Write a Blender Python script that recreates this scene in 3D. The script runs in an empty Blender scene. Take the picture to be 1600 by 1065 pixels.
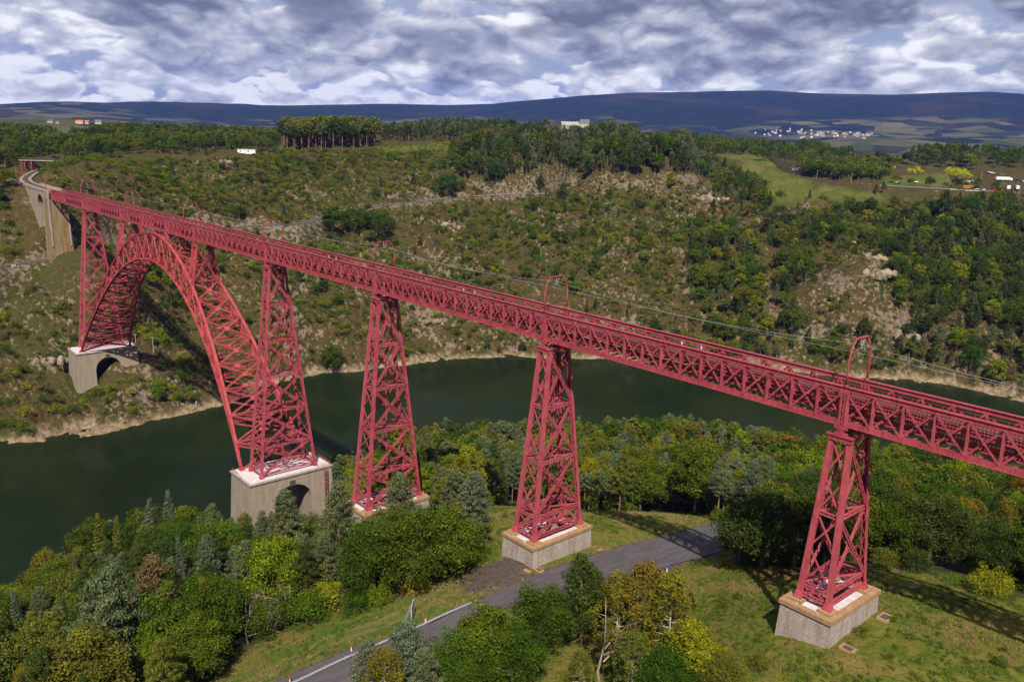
import bpy, math, random
import numpy as np
from mathutils import Vector, Matrix

random.seed(7)
RNG = np.random.default_rng(11)
sc = bpy.context.scene
COL = sc.collection

# ------------------------------------------------------------------ camera
CAM = np.array([49.571, -101.008, 34.587])
YAW, PITCH, ROLL, FPX = -0.85664, 0.23752, 0.02453, 1325.79     # focal length in pixels of a 1600 px wide frame
_f = np.array([math.sin(YAW)*math.cos(PITCH), math.cos(YAW)*math.cos(PITCH), -math.sin(PITCH)])
_r = np.array([math.cos(YAW), -math.sin(YAW), 0.0])
_u = np.cross(_r, _f)
RT = _r*math.cos(ROLL) + _u*math.sin(ROLL)
UP = -_r*math.sin(ROLL) + _u*math.cos(ROLL)
FW = _f
cd = bpy.data.cameras.new('camera')
cam = bpy.data.objects.new('camera', cd)
COL.objects.link(cam)
cd.sensor_width = 36.0
cd.lens = FPX/1600*36.0
cd.clip_start = 0.5
cd.clip_end = 40000
m = Matrix.Identity(4)
for i in range(3):
    m[i][0], m[i][1], m[i][2], m[i][3] = RT[i], UP[i], -FW[i], CAM[i]
cam.matrix_world = m
sc.camera = cam

# ------------------------------------------------------------------ sun and exposure
SUN_TO = np.array([-0.70, 0.60, -1.0])          # direction the light travels
SUN_TO = SUN_TO/np.linalg.norm(SUN_TO)
sl = bpy.data.lights.new('sun', 'SUN')
sl.energy = 5.0
sl.angle = math.radians(0.53)
sl.color = (1.0, 0.935, 0.81)
so = bpy.data.objects.new('sun', sl)
COL.objects.link(so)
so.rotation_euler = Vector(SUN_TO).to_track_quat('-Z', 'Y').to_euler()
so.location = (0, 0, 300)
sc.view_settings.view_transform = 'Standard'
sc.view_settings.look = 'None'
sc.view_settings.gamma = 1
sc.view_settings.use_curve_mapping = False
sc.view_settings.exposure = 0.5
sc.cycles.max_bounces = 5
sc.cycles.diffuse_bounces = 2
sc.cycles.glossy_bounces = 2
sc.cycles.transmission_bounces = 2
sc.cycles.volume_bounces = 0
sc.cycles.transparent_max_bounces = 4

# ------------------------------------------------------------------ node helper
class NT:
    def __init__(s, tree):
        s.t = tree; s.n = tree.nodes; s.l = tree.links
        s.n.clear()
    def node(s, typ, **kw):
        n = s.n.new(typ)
        for k, v in kw.items():
            setattr(n, k, v)
        return n
    def set(s, sock, v):
        if isinstance(v, bpy.types.NodeSocket): s.l.new(v, sock)
        elif v is not None: sock.default_value = v
    def math(s, op, a, b=0.0, c=None, clamp=False):
        n = s.node('ShaderNodeMath', operation=op, use_clamp=clamp)
        s.set(n.inputs[0], a); s.set(n.inputs[1], b)
        if c is not None: s.set(n.inputs[2], c)
        return n.outputs[0]
    def vmath(s, op, a, b=None, sc_=None):
        n = s.node('ShaderNodeVectorMath', operation=op)
        s.set(n.inputs[0], a)
        if b is not None: s.set(n.inputs[1], b)
        if sc_ is not None: s.set(n.inputs['Scale'], sc_)
        return n.outputs[0]
    def noise(s, vec, scale, detail=4, rough=0.5, dist=0.0):
        n = s.node('ShaderNodeTexNoise')
        s.set(n.inputs['Vector'], vec); s.set(n.inputs['Scale'], scale)
        n.inputs['Detail'].default_value = detail; n.inputs['Roughness'].default_value = rough
        n.inputs['Distortion'].default_value = dist
        return n.outputs['Fac']
    def ramp(s, v, a, b, lo=0.0, hi=1.0, smooth=True):
        n = s.node('ShaderNodeMapRange', interpolation_type='SMOOTHSTEP' if smooth else 'LINEAR')
        s.set(n.inputs['Value'], v)
        n.inputs['From Min'].default_value = a; n.inputs['From Max'].default_value = b
        n.inputs['To Min'].default_value = lo; n.inputs['To Max'].default_value = hi
        return n.outputs['Result']
    def mix(s, f, a, b, blend='MIX'):
        n = s.node('ShaderNodeMix', data_type='RGBA', blend_type=blend)
        s.set(n.inputs[0], f); s.set(n.inputs[6], rgba(a)); s.set(n.inputs[7], rgba(b))
        return n.outputs[2]
def rgba(c):
    if isinstance(c, (tuple, list)) and len(c) == 3: return (*c, 1.0)
    return c

def new_mat(name):
    mt = bpy.data.materials.new(name)
    mt.use_nodes = True
    return mt, NT(mt.node_tree)
def out_bsdf(t, color, rough=0.8, normal=None, metallic=0.0, spec=None):
    b = t.node('ShaderNodeBsdfPrincipled'); o = t.node('ShaderNodeOutputMaterial')
    t.set(b.inputs['Base Color'], rgba(color)); t.set(b.inputs['Roughness'], rough)
    b.inputs['Metallic'].default_value = metallic
    if spec is not None: b.inputs['Specular IOR Level'].default_value = spec
    if normal is not None: t.l.new(normal, b.inputs['Normal'])
    t.l.new(b.outputs[0], o.inputs[0])
    return b
def bump(t, h, strength=0.4, dist=0.1):
    n = t.node('ShaderNodeBump'); n.inputs['Strength'].default_value = strength; n.inputs['Distance'].default_value = dist
    t.l.new(h, n.inputs['Height'])
    return n.outputs[0]

# ------------------------------------------------------------------ world: Nishita sky behind broken cloud
w = bpy.data.worlds.new('World'); sc.world = w; w.use_nodes = True
t = NT(w.node_tree)
sky = t.node('ShaderNodeTexSky', sky_type='NISHITA')
sky.sun_disc = False
to_sun = -SUN_TO
sky.sun_elevation = math.asin(to_sun[2])
sky.sun_rotation = math.atan2(to_sun[0], to_sun[1])
tc = t.node('ShaderNodeTexCoord')
sep = t.node('ShaderNodeSeparateXYZ'); t.l.new(tc.outputs['Generated'], sep.inputs[0])
X, Y, Z = sep.outputs
zc = t.math('MAXIMUM', Z, 0.0)
el_ = t.math('ARCSINE', t.math('MAXIMUM', Z, -0.02))
G_ = t.vmath('MULTIPLY', tc.outputs['Generated'], (1, 1, 2.1))
def warp(p, s, k, off):
    n = t.node('ShaderNodeTexNoise'); t.set(n.inputs['Vector'], t.vmath('ADD', p, off)); n.inputs['Scale'].default_value = s; n.inputs['Detail'].default_value = 2
    return t.vmath('ADD', p, t.vmath('MULTIPLY', t.vmath('SUBTRACT', n.outputs['Color'], (0.5, 0.5, 0.5)), (k, k, k)))
def n1(p, s, off=(0, 0, 0)):
    n = t.node('ShaderNodeTexNoise'); t.set(n.inputs['Vector'], t.vmath('ADD', p, off)); n.inputs['Scale'].default_value = s; n.inputs['Detail'].default_value = 0
    return n.outputs['Fac']
def billow(p, s, n_oct):
    """cauliflower heads: folded noise at falling sizes, 0..1, rounded tops and sharp creases"""
    tot = None; wgt = 0.52
    for k in range(n_oct):
        q = t.math('MULTIPLY', t.math('ABSOLUTE', t.math('SUBTRACT', n1(p, s, (k*3.7, k*1.3, k*2.1)), 0.5)), 4*wgt)
        tot = q if tot is None else t.math('ADD', tot, q)
        s *= 2.07; wgt *= 0.55
    return tot
G_ = t.vmath('MULTIPLY', G_, (0.86, 0.86, 0.86))
PW = warp(G_, 12.0, 0.022, (1, 2, 3))
b0 = billow(PW, 11.0, 5); b1 = billow(t.vmath('ADD', PW, (0.004, -0.004, 0.017)), 11.0, 3)
relief = t.math('ADD', t.math('MULTIPLY', t.math('SUBTRACT', b0, b1), 0.60), t.math('MULTIPLY', t.math('SUBTRACT', b0, 0.42), 0.62))
def ramp4(v, cols):
    r = t.node('ShaderNodeValToRGB'); t.l.new(v, r.inputs[0]); e = r.color_ramp.elements
    e[0].position = 0; e[0].color = rgba(cols[0]); e[1].position = 1; e[1].color = rgba(cols[-1])
    for i, c_ in enumerate(cols[1:-1]): q = e.new((i+1)/(len(cols)-1)); q.color = rgba(c_)
    return r.outputs[0]
TONES = [(0.19, 0.20, 0.285), (0.34, 0.355, 0.475), (0.60, 0.615, 0.73), (0.90, 0.91, 0.99), (1.45, 1.44, 1.44)]
sky_c = t.mix(t.ramp(b0, 0.2, 0.7, 0, 0.55), (0.48, 0.54, 0.76), (1.15, 1.16, 1.2))     # thin high veil between the heaps
cur = sky_c
cmask = None
# rows of cumulus, the farthest (lowest in the sky) first; each row has its own height above the horizon
for i, (c_, h_, s_, base_l, cov) in enumerate(((0.014, 0.011, 30, 0.96, 0.34), (0.034, 0.016, 21, 0.96, 0.34), (0.060, 0.021, 15, 0.86, 0.22), (0.090, 0.027, 11.5, 0.70, 0.26), (0.126, 0.034, 9.5, 0.64, 0.30),
                                     (0.17, 0.05, 7.5, 0.44, 0.3), (0.27, 0.09, 4.5, 0.26, 0.4), (0.45, 0.16, 2.8, 0.20, 0.5), (0.80, 0.32, 1.6, 0.18, 0.5))):
    f = t.noise(t.vmath('ADD', PW, (i*2.3, i*5.1, i*1.7)), s_, 2 if i > 5 else 3, 0.45)
    q = t.math('MULTIPLY', t.math('SUBTRACT', el_, c_), 1.0/h_)
    wv = t.math('MULTIPLY', t.math('MULTIPLY', q, q), -0.32)
    dens = t.math('ADD', t.math('ADD', t.math('MULTIPLY', t.math('SUBTRACT', f, 0.5), 4.2), wv), t.math('ADD', cov, t.math('MULTIPLY', b0, 0.55)))
    mk_ = t.ramp(dens, 0.08, 0.36 if i < 6 else 0.6)
    lt = t.math('ADD', t.math('MULTIPLY', q, 0.24), base_l)
    lt = t.math('ADD', lt, t.math('MULTIPLY', t.ramp(dens, 0.15, 1.3), -0.30))
    lt = t.math('ADD', lt, relief, clamp=True)
    cur = t.mix(mk_, cur, ramp4(lt, TONES))
bgs = t.node('ShaderNodeBackground'); t.l.new(sky.outputs[0], bgs.inputs[0]); bgs.inputs[1].default_value = 0.05
bgc = t.node('ShaderNodeBackground'); t.l.new(cur, bgc.inputs[0]); bgc.inputs[1].default_value = 0.58
mx = t.node('ShaderNodeMixShader'); mx.inputs[0].default_value = 0.90; t.l.new(bgs.outputs[0], mx.inputs[1]); t.l.new(bgc.outputs[0], mx.inputs[2])
wo = t.node('ShaderNodeOutputWorld'); t.l.new(mx.outputs[0], wo.inputs[0])

# ------------------------------------------------------------------ maths helpers
def project(p):
    """world points -> pixels of the 1600 x 1065 frame (used to see what lies in view and how large it shows)"""
    p = np.atleast_2d(p); d = p-CAM; z = d@FW
    z = np.where(z > 1, z, np.nan)
    return 800+FPX*(d@RT)/z, 532.5-FPX*(d@UP)/z, z
def ray(u, v):
    return FW + RT*(u-800)/FPX - UP*(v-532.5)/FPX
def back(u, v, z):
    d = ray(u, v); k = (z-CAM[2])/d[2]
    return CAM + d*k
def inpoly(u, v, poly):
    r = np.zeros(np.shape(u), bool); n = len(poly)
    for i in range(n):
        x1, y1 = poly[i]; x2, y2 = poly[(i+1) % n]
        if y1 == y2: continue
        c = ((y1 > v) != (y2 > v)) & (u < (x2-x1)*(v-y1)/(y2-y1)+x1)
        r ^= c
    return r
def sstep(a, b, x):
    k = np.clip((x-a)/(b-a), 0, 1)
    return k*k*(3-2*k)
def _hash(ix, iy, seed):
    h = (ix.astype(np.int64)*374761393 + iy.astype(np.int64)*668265263 + seed*1442695041) & 0xffffffff
    h = ((h ^ (h >> 13))*1274126177) & 0xffffffff
    return ((h ^ (h >> 16)) & 0xffffff)/float(0xffffff)
def vnoise(x, y, seed=0):
    ix = np.floor(x); iy = np.floor(y); fx = x-ix; fy = y-iy
    fx = fx*fx*fx*(fx*(fx*6-15)+10); fy = fy*fy*fy*(fy*(fy*6-15)+10)
    a = _hash(ix, iy, seed); b = _hash(ix+1, iy, seed); c = _hash(ix, iy+1, seed); d = _hash(ix+1, iy+1, seed)
    return a+(b-a)*fx+(c-a)*fy+(a-b-c+d)*fx*fy
def fbm(x, y, octv=4, seed=0, gain=0.5):
    s = 0.0; a = 1.0; tot = 0.0
    for i in range(octv):
        s = s+a*vnoise(x, y, seed+i*17); tot += a; a *= gain
        x, y = x*1.9+y*0.6+5.3, y*1.9-x*0.6+1.7
    return s/tot
def ridged(x, y, octv=4, seed=0):
    s = 0.0; a = 1.0; tot = 0.0
    for i in range(octv):
        n = 1-np.abs(2*vnoise(x, y, seed+i*31)-1); s = s+a*n*n; tot += a; a *= 0.55
        x, y = x*1.9+y*0.7+2.3, y*1.9-x*0.7+7.7
    return s/tot

# ------------------------------------------------------------------ object helpers
def tag(o, label=None, cat=None, group=None, kind=None):
    if label: o['label'] = label
    if cat: o['category'] = cat
    if group: o['group'] = group
    if kind: o['kind'] = kind
    return o
def link(name, data, parent=None):
    o = bpy.data.objects.new(name, data); COL.objects.link(o)
    if parent is not None: o.parent = parent
    return o
def empty(name, loc=(0, 0, 0), rz=0.0):
    o = bpy.data.objects.new(name, None); COL.objects.link(o)
    o.location = loc; o.rotation_euler = (0, 0, rz); o.empty_display_size = 1
    return o
def mesh_np(name, verts, faces, mats=(), smooth=False, fmat=None):
    """verts (n,3), faces (m,k) of equal size, fast"""
    verts = np.asarray(verts, np.float32); faces = np.asarray(faces, np.int32)
    me = bpy.data.meshes.new(name); k = faces.shape[1]; mth = len(faces)
    me.vertices.add(len(verts)); me.vertices.foreach_set('co', verts.ravel())
    me.loops.add(mth*k); me.loops.foreach_set('vertex_index', faces.ravel())
    me.polygons.add(mth)
    me.polygons.foreach_set('loop_start', np.arange(0, mth*k, k, dtype=np.int32))
    me.polygons.foreach_set('loop_total', np.full(mth, k, np.int32))
    if fmat is not None: me.polygons.foreach_set('material_index', np.asarray(fmat, np.int32))
    me.polygons.foreach_set('use_smooth', np.full(mth, smooth, bool))
    for mt in mats: me.materials.append(mt)
    me.update(calc_edges=True)
    return me
BOXF = [(0, 1, 3, 2), (4, 6, 7, 5), (0, 4, 5, 1), (2, 3, 7, 6), (0, 2, 6, 4), (1, 5, 7, 3)]
class MB:
    """mesh builder: boxes, bars, tubes, polygons -> one mesh"""
    def __init__(s): s.v = []; s.f = []; s.m = []
    def add(s, vs, fs, mi=0):
        b = len(s.v); s.v += [tuple(map(float, p)) for p in vs]
        s.f += [tuple(b+i for i in f) for f in fs]; s.m += [mi]*len(fs)
    def box(s, x0, x1, y0, y1, z0, z1, mi=0, taper=0.0):
        tx = ty = taper
        vs = [(x0-(tx if z == z0 else 0) if x == x0 else x1+(tx if z == z0 else 0), (y0-(ty if z == z0 else 0)) if y == y0 else y1+(ty if z == z0 else 0), z)
              for x in (x0, x1) for y in (y0, y1) for z in (z0, z1)]
        s.add(vs, BOXF, mi)
    def bar(s, a, b, w, h, up=(0, 0, 1), mi=0, w2=None, h2=None):
        a = Vector(a); b = Vector(b); d = (b-a)
        if d.length < 1e-6: return
        d.normalize(); up = Vector(up)
        sx = d.cross(up)
        if sx.length < 1e-3: sx = d.cross(Vector((1, 0, 0)))
        sx.normalize(); sy = sx.cross(d); sy.normalize()
        vs = []
        for p, ww, wh in ((a, w, h), (b, w2 or w, h2 or h)):
            for i in (-.5, .5):
                for j in (-.5, .5): vs.append(p+sx*(i*ww)+sy*(j*wh))
        s.add(vs, [(0, 1, 3, 2), (4, 6, 7, 5), (0, 4, 5, 1), (2, 3, 7, 6), (0, 2, 6, 4), (1, 5, 7, 3)], mi)
    def tube(s, pts, rads, n=6, mi=0, cap=True):
        pts = [Vector(p) for p in pts]; rings = []
        ref = None
        for i, p in enumerate(pts):
            d = (pts[min(i+1, len(pts)-1)]-pts[max(i-1, 0)]).normalized()
            if ref is None: ref = d.orthogonal().normalized()
            ref = (ref-d*ref.dot(d)).normalized(); q = d.cross(ref)
            r = rads[i] if hasattr(rads, '__len__') else rads
            rings.append([p+ref*(r*math.cos(2*math.pi*k/n))+q*(r*math.sin(2*math.pi*k/n)) for k in range(n)])
        vs = [v for r in rings for v in r]; fs = []
        for i in range(len(pts)-1):
            for k in range(n):
                a = i*n+k; b = i*n+(k+1) % n
                fs.append((a, b, b+n, a+n))
        if cap: fs.append(tuple(reversed(range(n)))); fs.append(tuple(range((len(pts)-1)*n, len(pts)*n)))
        s.add(vs, fs, mi)
    def lattice(s, a, b, w, th, up, rail=0.12, pitch=None, n=None, mi=0):
        """two flat rails joined by zigzag lacing, lying in the plane of (b-a) and up x (b-a)"""
        a = Vector(a); b = Vector(b); d = b-a; L = d.length; d.normalize()
        up = Vector(up).normalized(); side = d.cross(up).normalized()
        o = side*(w/2-rail/2)
        s.bar(a+o, b+o, rail, th, up, mi); s.bar(a-o, b-o, rail, th, up, mi)
        n = n or max(2, int(L/(pitch or w*1.1)))
        for i in range(n):
            p = a+d*(L*i/n); q = a+d*(L*(i+1)/n); sg = 1 if i % 2 else -1
            s.bar(p+o*sg, q-o*sg, rail*0.75, th*0.5, up, mi)
    def mesh(s, name, mats=(), smooth=False):
        me = bpy.data.meshes.new(name); me.from_pydata(s.v, [], s.f)
        for mt in (mats if isinstance(mats, (list, tuple)) else (mats,)): me.materials.append(mt)
        if any(s.m): me.polygons.foreach_set('material_index', s.m)
        if smooth: me.polygons.foreach_set('use_smooth', [True]*len(s.f))
        me.update(); return me
    def build(s, name, mats=(), parent=None, smooth=False):
        return link(name, s.mesh(name, mats, smooth), parent)
# ------------------------------------------------------------------ terrain heights
WATER = -88.0
PIX = [  # (pixel u, v, height): far bank, road cut, plateau
 (0,697,-88),(90,688,-88),(185,672,-88),(260,650,-88),(340,635,-88),(400,612,-88),(480,588,-88),(560,578,-88),(640,570,-88),(760,558,-88),(830,560,-88),(940,560,-88),(1100,570,-88),(1240,580,-88),(1400,590,-88),(1480,600,-88),(1590,628,-88),(1700,655,-88),
 (250,500,-58),(350,450,-50),(450,500,-65),(300,350,-20),(300,300,-8),(300,260,8),(385,238,17),(130,250,14),(60,408,-29),(130,394,-28),(200,381,-27),(60,500,-52),(20,600,-70),(60,620,-76),
 (300,366,-24.5),(420,352,-22),(500,341,-20),(590,322,-18),(700,310,-15.5),(800,303,-13.5),(860,303,-13.5),(960,296,-12),(1080,288,-10),(1125,285,-9.5),
 (420,400,-38),(520,430,-48),(520,520,-70),(600,380,-36),(700,400,-45),(700,480,-66),(620,520,-76),(800,380,-38),(850,450,-58),(900,380,-36),(960,470,-62),(1000,400,-42),(1050,480,-64),(1050,340,-26),
 (430,300,-8),(430,255,10),(540,228,22),(500,280,-3),(600,225,22),(600,270,2),(650,250,11),(700,225,25),(700,275,0),(760,222,28),(850,216,31),(780,270,0),
 (895,199,45),(940,205,42),(850,240,20),(900,278,-3),(960,240,22),(1000,275,-3),(1030,215,38),(1060,250,18),(1110,232,24),(1110,275,-5),
 (1150,250,14),(1180,243,18),(1240,285,-2),(1210,320,-15),(1340,310,-8),(1160,330,-22),(1350,290,-1),(1470,296,-2),(1600,303,-3),(1550,285,0),(1500,265,8),(1400,272,2),(1300,262,4),(1220,255,12),(1300,245,17),(1450,250,15),(1550,255,14),(1300,229,29),(1400,233,28),(1500,238,27),(1600,244,25),(1200,234,24),
 (60,238,13),(200,234,14),(330,228,17),(60,216,21),(150,213,24),(250,212,25),(350,212,25.5),(430,215,24),(-60,220,20),(-60,250,10),
 (1120,400,-52),(1180,370,-30),(1240,350,-24),(1220,430,-46),(1300,420,-38),(1360,395,-26),(1400,470,-55),(1300,500,-62),(1200,520,-72),(1450,380,-32),(1560,350,-20),(1580,440,-45),(1500,500,-60),(1580,560,-75),
 # near bank clearing
 (520,1062,-43.2),(610,1030,-42.3),(700,995,-41.4),(780,955,-40.7),(860,920,-40.3),(940,890,-40.5),(1020,865,-41),(1080,850,-41.6),(1140,833,-42.6),
 (620,940,-43.6),(500,985,-45.5),(400,1040,-47.5),(330,1065,-49.5),(750,800,-45),(740,860,-43),(950,810,-41.8),(1080,820,-42.4),
 (1100,1000,-36),(1300,1050,-30.3),(1590,1050,-27.5),(1500,950,-28.6),(1590,930,-29.2),(1400,890,-30),(1180,890,-34),(1130,900,-38),(1000,950,-39.5),(900,1030,-39.5)]
WPT = [(-3,-8,-28.1),(4,-7.5,-27.3),(0,8,-28.6),(8,0,-27.2),(-7,0,-29),(-50,-9,-38.9),(-60,-9,-41.3),(-49.5,8,-39.6),(-61,8,-42),
 (20,60,-37),(45,120,-52),(60,190,-70),(0,150,-62),(-60,150,-72),(-40,80,-54),(-80,60,-60),(-110,90,-72),(-150,60,-78),(-110,0,-54.3),(-119,-8,-55.5),(-104,8,-54.3),(-132,0,-64),(-152,0,-74),(-166,-17,-80),(-166,17,-78),(-182,0,-95),
 (-75,-60,-53),(-100,-90,-62),(-140,-80,-77),(-85,-22,-49),(-98,-25,-52.5),(-140,-35,-71),(-120,-50,-65),(-20,25,-36),(-25,60,-46),
 (0,-50,-34),(-20,-60,-38.5),(50,-100,-31),(0,-120,-38),(-60,-130,-51),(100,-50,-25),(100,50,-27),(60,0,-26.5),(60,40,-31),(120,150,-50),(120,-150,-28),(-47,-90,-45.5),
 (-169.9,-72.5,-87),(-179.9,-62,-87),(-188.4,-52.3,-87),(-197.9,-41.5,-87),(-203,-32.3,-87),(-196,-20.9,-87),(-186,-14,-87),(-186,16,-86),(-198,38.1,-87),(-212,77.3,-87),(-207.9,89.6,-87),(-191.3,105.4,-87),(-175.7,139.8,-87),(-156.8,165.3,-87),(-136,179.8,-87),(-124.1,202.6,-87),(-70,245,-87),(-10,275,-87),(80,300,-87),(180,310,-87),
 (-165,-110,-87),(-150,-170,-87),(-140,-250,-87),(-110,-170,-70),(-60,-220,-55),(40,-250,-40),
 (-240,-130,-103),(-240,-220,-103),(-245,-60,-104),(-250,0,-104),(-255,60,-104),(-260,110,-104),(-245,150,-103),(-215,200,-103),(-180,245,-103),(-140,275,-103),(-100,292,-103),(-60,305,-103),(0,322,-103),(80,345,-103),(200,355,-103),
 (-20,375,-88),(80,400,-88),(200,405,-88),(0,450,-60),(100,500,-50),(200,520,-40),(0,600,-20),(150,700,0),(-345,-110,-88),(-370,-180,-88),(-385,-260,-88),(-430,-100,-50),(-480,-200,-30),
 (-344,-15,-78),(-348,-8,-74.5),(-343,0,-70.5),(-336,-2,-72),(-336,7,-70),(-337,15,-68.5),(-352,13,-64),(-362,0,-62),(-376,0,-46),(-393,-7,-27),(-393,7,-27),(-385,0,-33),(-404,-9,-27),(-414,-9,-20),(-428,-9,-9),(-438,-8,-2),(-450,-7,2),(-445,8,3),(-420,10,-8),(-404,14,-18),(-500,-3,4),(-540,8,4.5),(-500,18,8),(-480,12,7),(-550,45,10),(-585,25,5),
 (-470,-15,2.5),(-455,25,11),(-480,45,14),(-520,-60,-3),(-560,-160,0),(-600,-60,8)]
_C = np.array([tuple(back(u, v, z)) for u, v, z in PIX] + WPT)
_R0 = 18.0
def _phi(r2): return np.sqrt(r2+_R0*_R0)
_d2 = ((_C[:, None, :2]-_C[None, :, :2])**2).sum(-1)
_n = len(_C)
_A = np.zeros((_n+3, _n+3)); _A[:_n, :_n] = _phi(_d2) - np.eye(_n)*2.5
_Pm = np.c_[np.ones(_n), _C[:, :2]/500]; _A[:_n, _n:] = _Pm; _A[_n:, :_n] = _Pm.T
_W = np.linalg.solve(_A, np.r_[_C[:, 2], 0, 0, 0])
def rbf(x, y):
    out = np.empty(x.shape); xf = x.ravel(); yf = y.ravel(); o = out.ravel()
    for i in range(0, len(xf), 20000):
        a = xf[i:i+20000]; b = yf[i:i+20000]
        r2 = (a[:, None]-_C[None, :, 0])**2 + (b[:, None]-_C[None, :, 1])**2
        o[i:i+20000] = _phi(r2)@_W[:_n] + _W[_n] + _W[_n+1]*a/500 + _W[_n+2]*b/500
    return o.reshape(x.shape)
# skyline of the far hills: azimuth -> height at 9.3 km
_sk = []
for u, v in ((-400,158),(0,163),(60,160),(110,159),(200,164),(300,164),(440,166),(600,163),(700,165),(770,163),(830,158),(900,153),(1000,148),(1100,145),(1200,143),(1280,147),(1400,149),(1480,146),(1540,145),(1600,149),(1800,160),(2100,190)):
    d = ray(u, v); k = 9300/math.hypot(d[0], d[1]); _sk.append((math.atan2(d[0], d[1]), CAM[2]+d[2]*k))
_sk = np.array(sorted(_sk))
_v = ray(100, 191); VIL = CAM+_v*(2500/math.hypot(_v[0], _v[1]))
def far_h(az, D, x, y):
    top = np.interp(az, _sk[:, 0], _sk[:, 1])
    lf = fbm(x/1400, y/1400, 4, 5)-0.5
    k = np.clip((D-2300)/(9300-2300), 0, 1)
    prof = np.where(k < 0.42, 0.16*sstep(0.02, 0.42, k), 0.16+0.84*sstep(0.40, 1.0, k))
    h = -25+(top+25)*prof + lf*150*sstep(0, 0.3, k)*(1-sstep(0.8, 1, k))
    bank = 55*sstep(3300, 3900, D)*(1-sstep(4200, 4800, D))*sstep(-0.62, -0.50, az)*(1-sstep(-0.36, -0.30, az))
    h = np.maximum(h, -30)+bank*0.6
    vx, vy = VIL[0], VIL[1]
    h = h+75*np.exp(-(((x-vx)**2+(y-vy)**2)/(2*420.0**2)))
    return np.where(D > 9300, h-(D-9300)*0.12, h)
# the two roads and the railway: (world x, y, z) centre lines
ROAD = [tuple(back(u, v, z)) for u, v, z in ((520,1062,-43.2),(610,1030,-42.3),(700,995,-41.4),(780,955,-40.7),(860,920,-40.3),(940,890,-40.5),(1020,865,-41),(1080,850,-41.6),(1140,833,-42.6))]
ROAD = [(-46,-135,-47),(-47.5,-90,-45.5)] + [(p[0],p[1],p[2]) for p in ROAD] + [(-36,60,-46.5),(-30,90,-52),(-26,130,-60)]
HROAD = [tuple(back(u, v, z)) for u, v, z in ((-60,425,-30),(30,412,-29),(60,408,-29),(130,395,-28),(200,381,-27),(300,364,-24.5),(350,357,-23.3),(420,352,-22),(460,350,-21),(500,341,-20),(530,332,-19.3),(590,322,-18),(640,317,-17),(700,310,-15.5),(800,303.5,-13.5),(860,303,-13.5),(910,299,-12.8),(960,296,-12),(1020,293,-11),(1080,289,-10),(1110,287,-9.6),(1128,283,-9))]
AROAD = [tuple(back(u, v, z)) for u, v, z in ((1180,262,2),(1250,277,0),(1330,287,-1),(1400,292,-1.6),(1470,296,-2),(1540,300,-2.6),(1600,303,-3),(1720,310,-3.4))]
RAIL = [(-397,0,3.6),(-420,0.1,3.7),(-450,1.2,3.8),(-475,3.6,3.9),(-500,8,4.0),(-525,14.5,4.1),(-553,22.5,4.3),(-585,33,4.4),(-615,46,4.6),(-640,62,4.8)]
def resample(pts, step):
    p = np.array(pts, float); out = []
    for i in range(len(p)-1):
        p0 = p[max(i-1, 0)]; p1 = p[i]; p2 = p[i+1]; p3 = p[min(i+2, len(p)-1)]
        n = max(1, int(np.linalg.norm(p2-p1)/step))
        for k in range(n):
            s = k/n
            out.append(0.5*((2*p1)+(-p0+p2)*s+(2*p0-5*p1+4*p2-p3)*s*s+(-p0+3*p1-3*p2+p3)*s**3))
    out.append(p[-1]); return np.array(out)
ROAD_S = resample(ROAD, 2.5); HROAD_S = resample(HROAD, 5); AROAD_S = resample(AROAD, 6); RAIL_S = resample(RAIL, 3)
def road_blend(x, y, h, S, half, soft, drop=0.12):
    m_ = (x > S[:, 0].min()-30) & (x < S[:, 0].max()+30) & (y > S[:, 1].min()-30) & (y < S[:, 1].max()+30)
    if not m_.any(): return h, np.full(x.shape, 99.0)
    dist = np.full(x.shape, 99.0); zz = np.zeros(x.shape)
    xs = x[m_]; ys = y[m_]; bd = np.full(xs.shape, 1e9); bz = np.zeros(xs.shape)
    for i in range(len(S)-1):
        a = S[i]; b = S[i+1]; ab = b-a; L2 = ab[0]**2+ab[1]**2
        tt = np.clip(((xs-a[0])*ab[0]+(ys-a[1])*ab[1])/L2, 0, 1)
        dd = (xs-a[0]-tt*ab[0])**2+(ys-a[1]-tt*ab[1])**2
        k = dd < bd; bd = np.where(k, dd, bd); bz = np.where(k, a[2]+tt*ab[2], bz)
    dist[m_] = np.sqrt(bd); zz[m_] = bz
    k = 1-sstep(half, half+soft, dist)
    return h+(zz-drop-h)*np.where(dist < 98, k, 0), dist
FOOT = [(0, 0, 4.0, 6.5, -28.9), (-55.5, 0, 4.6, 7.6, -41.6)]
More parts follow.
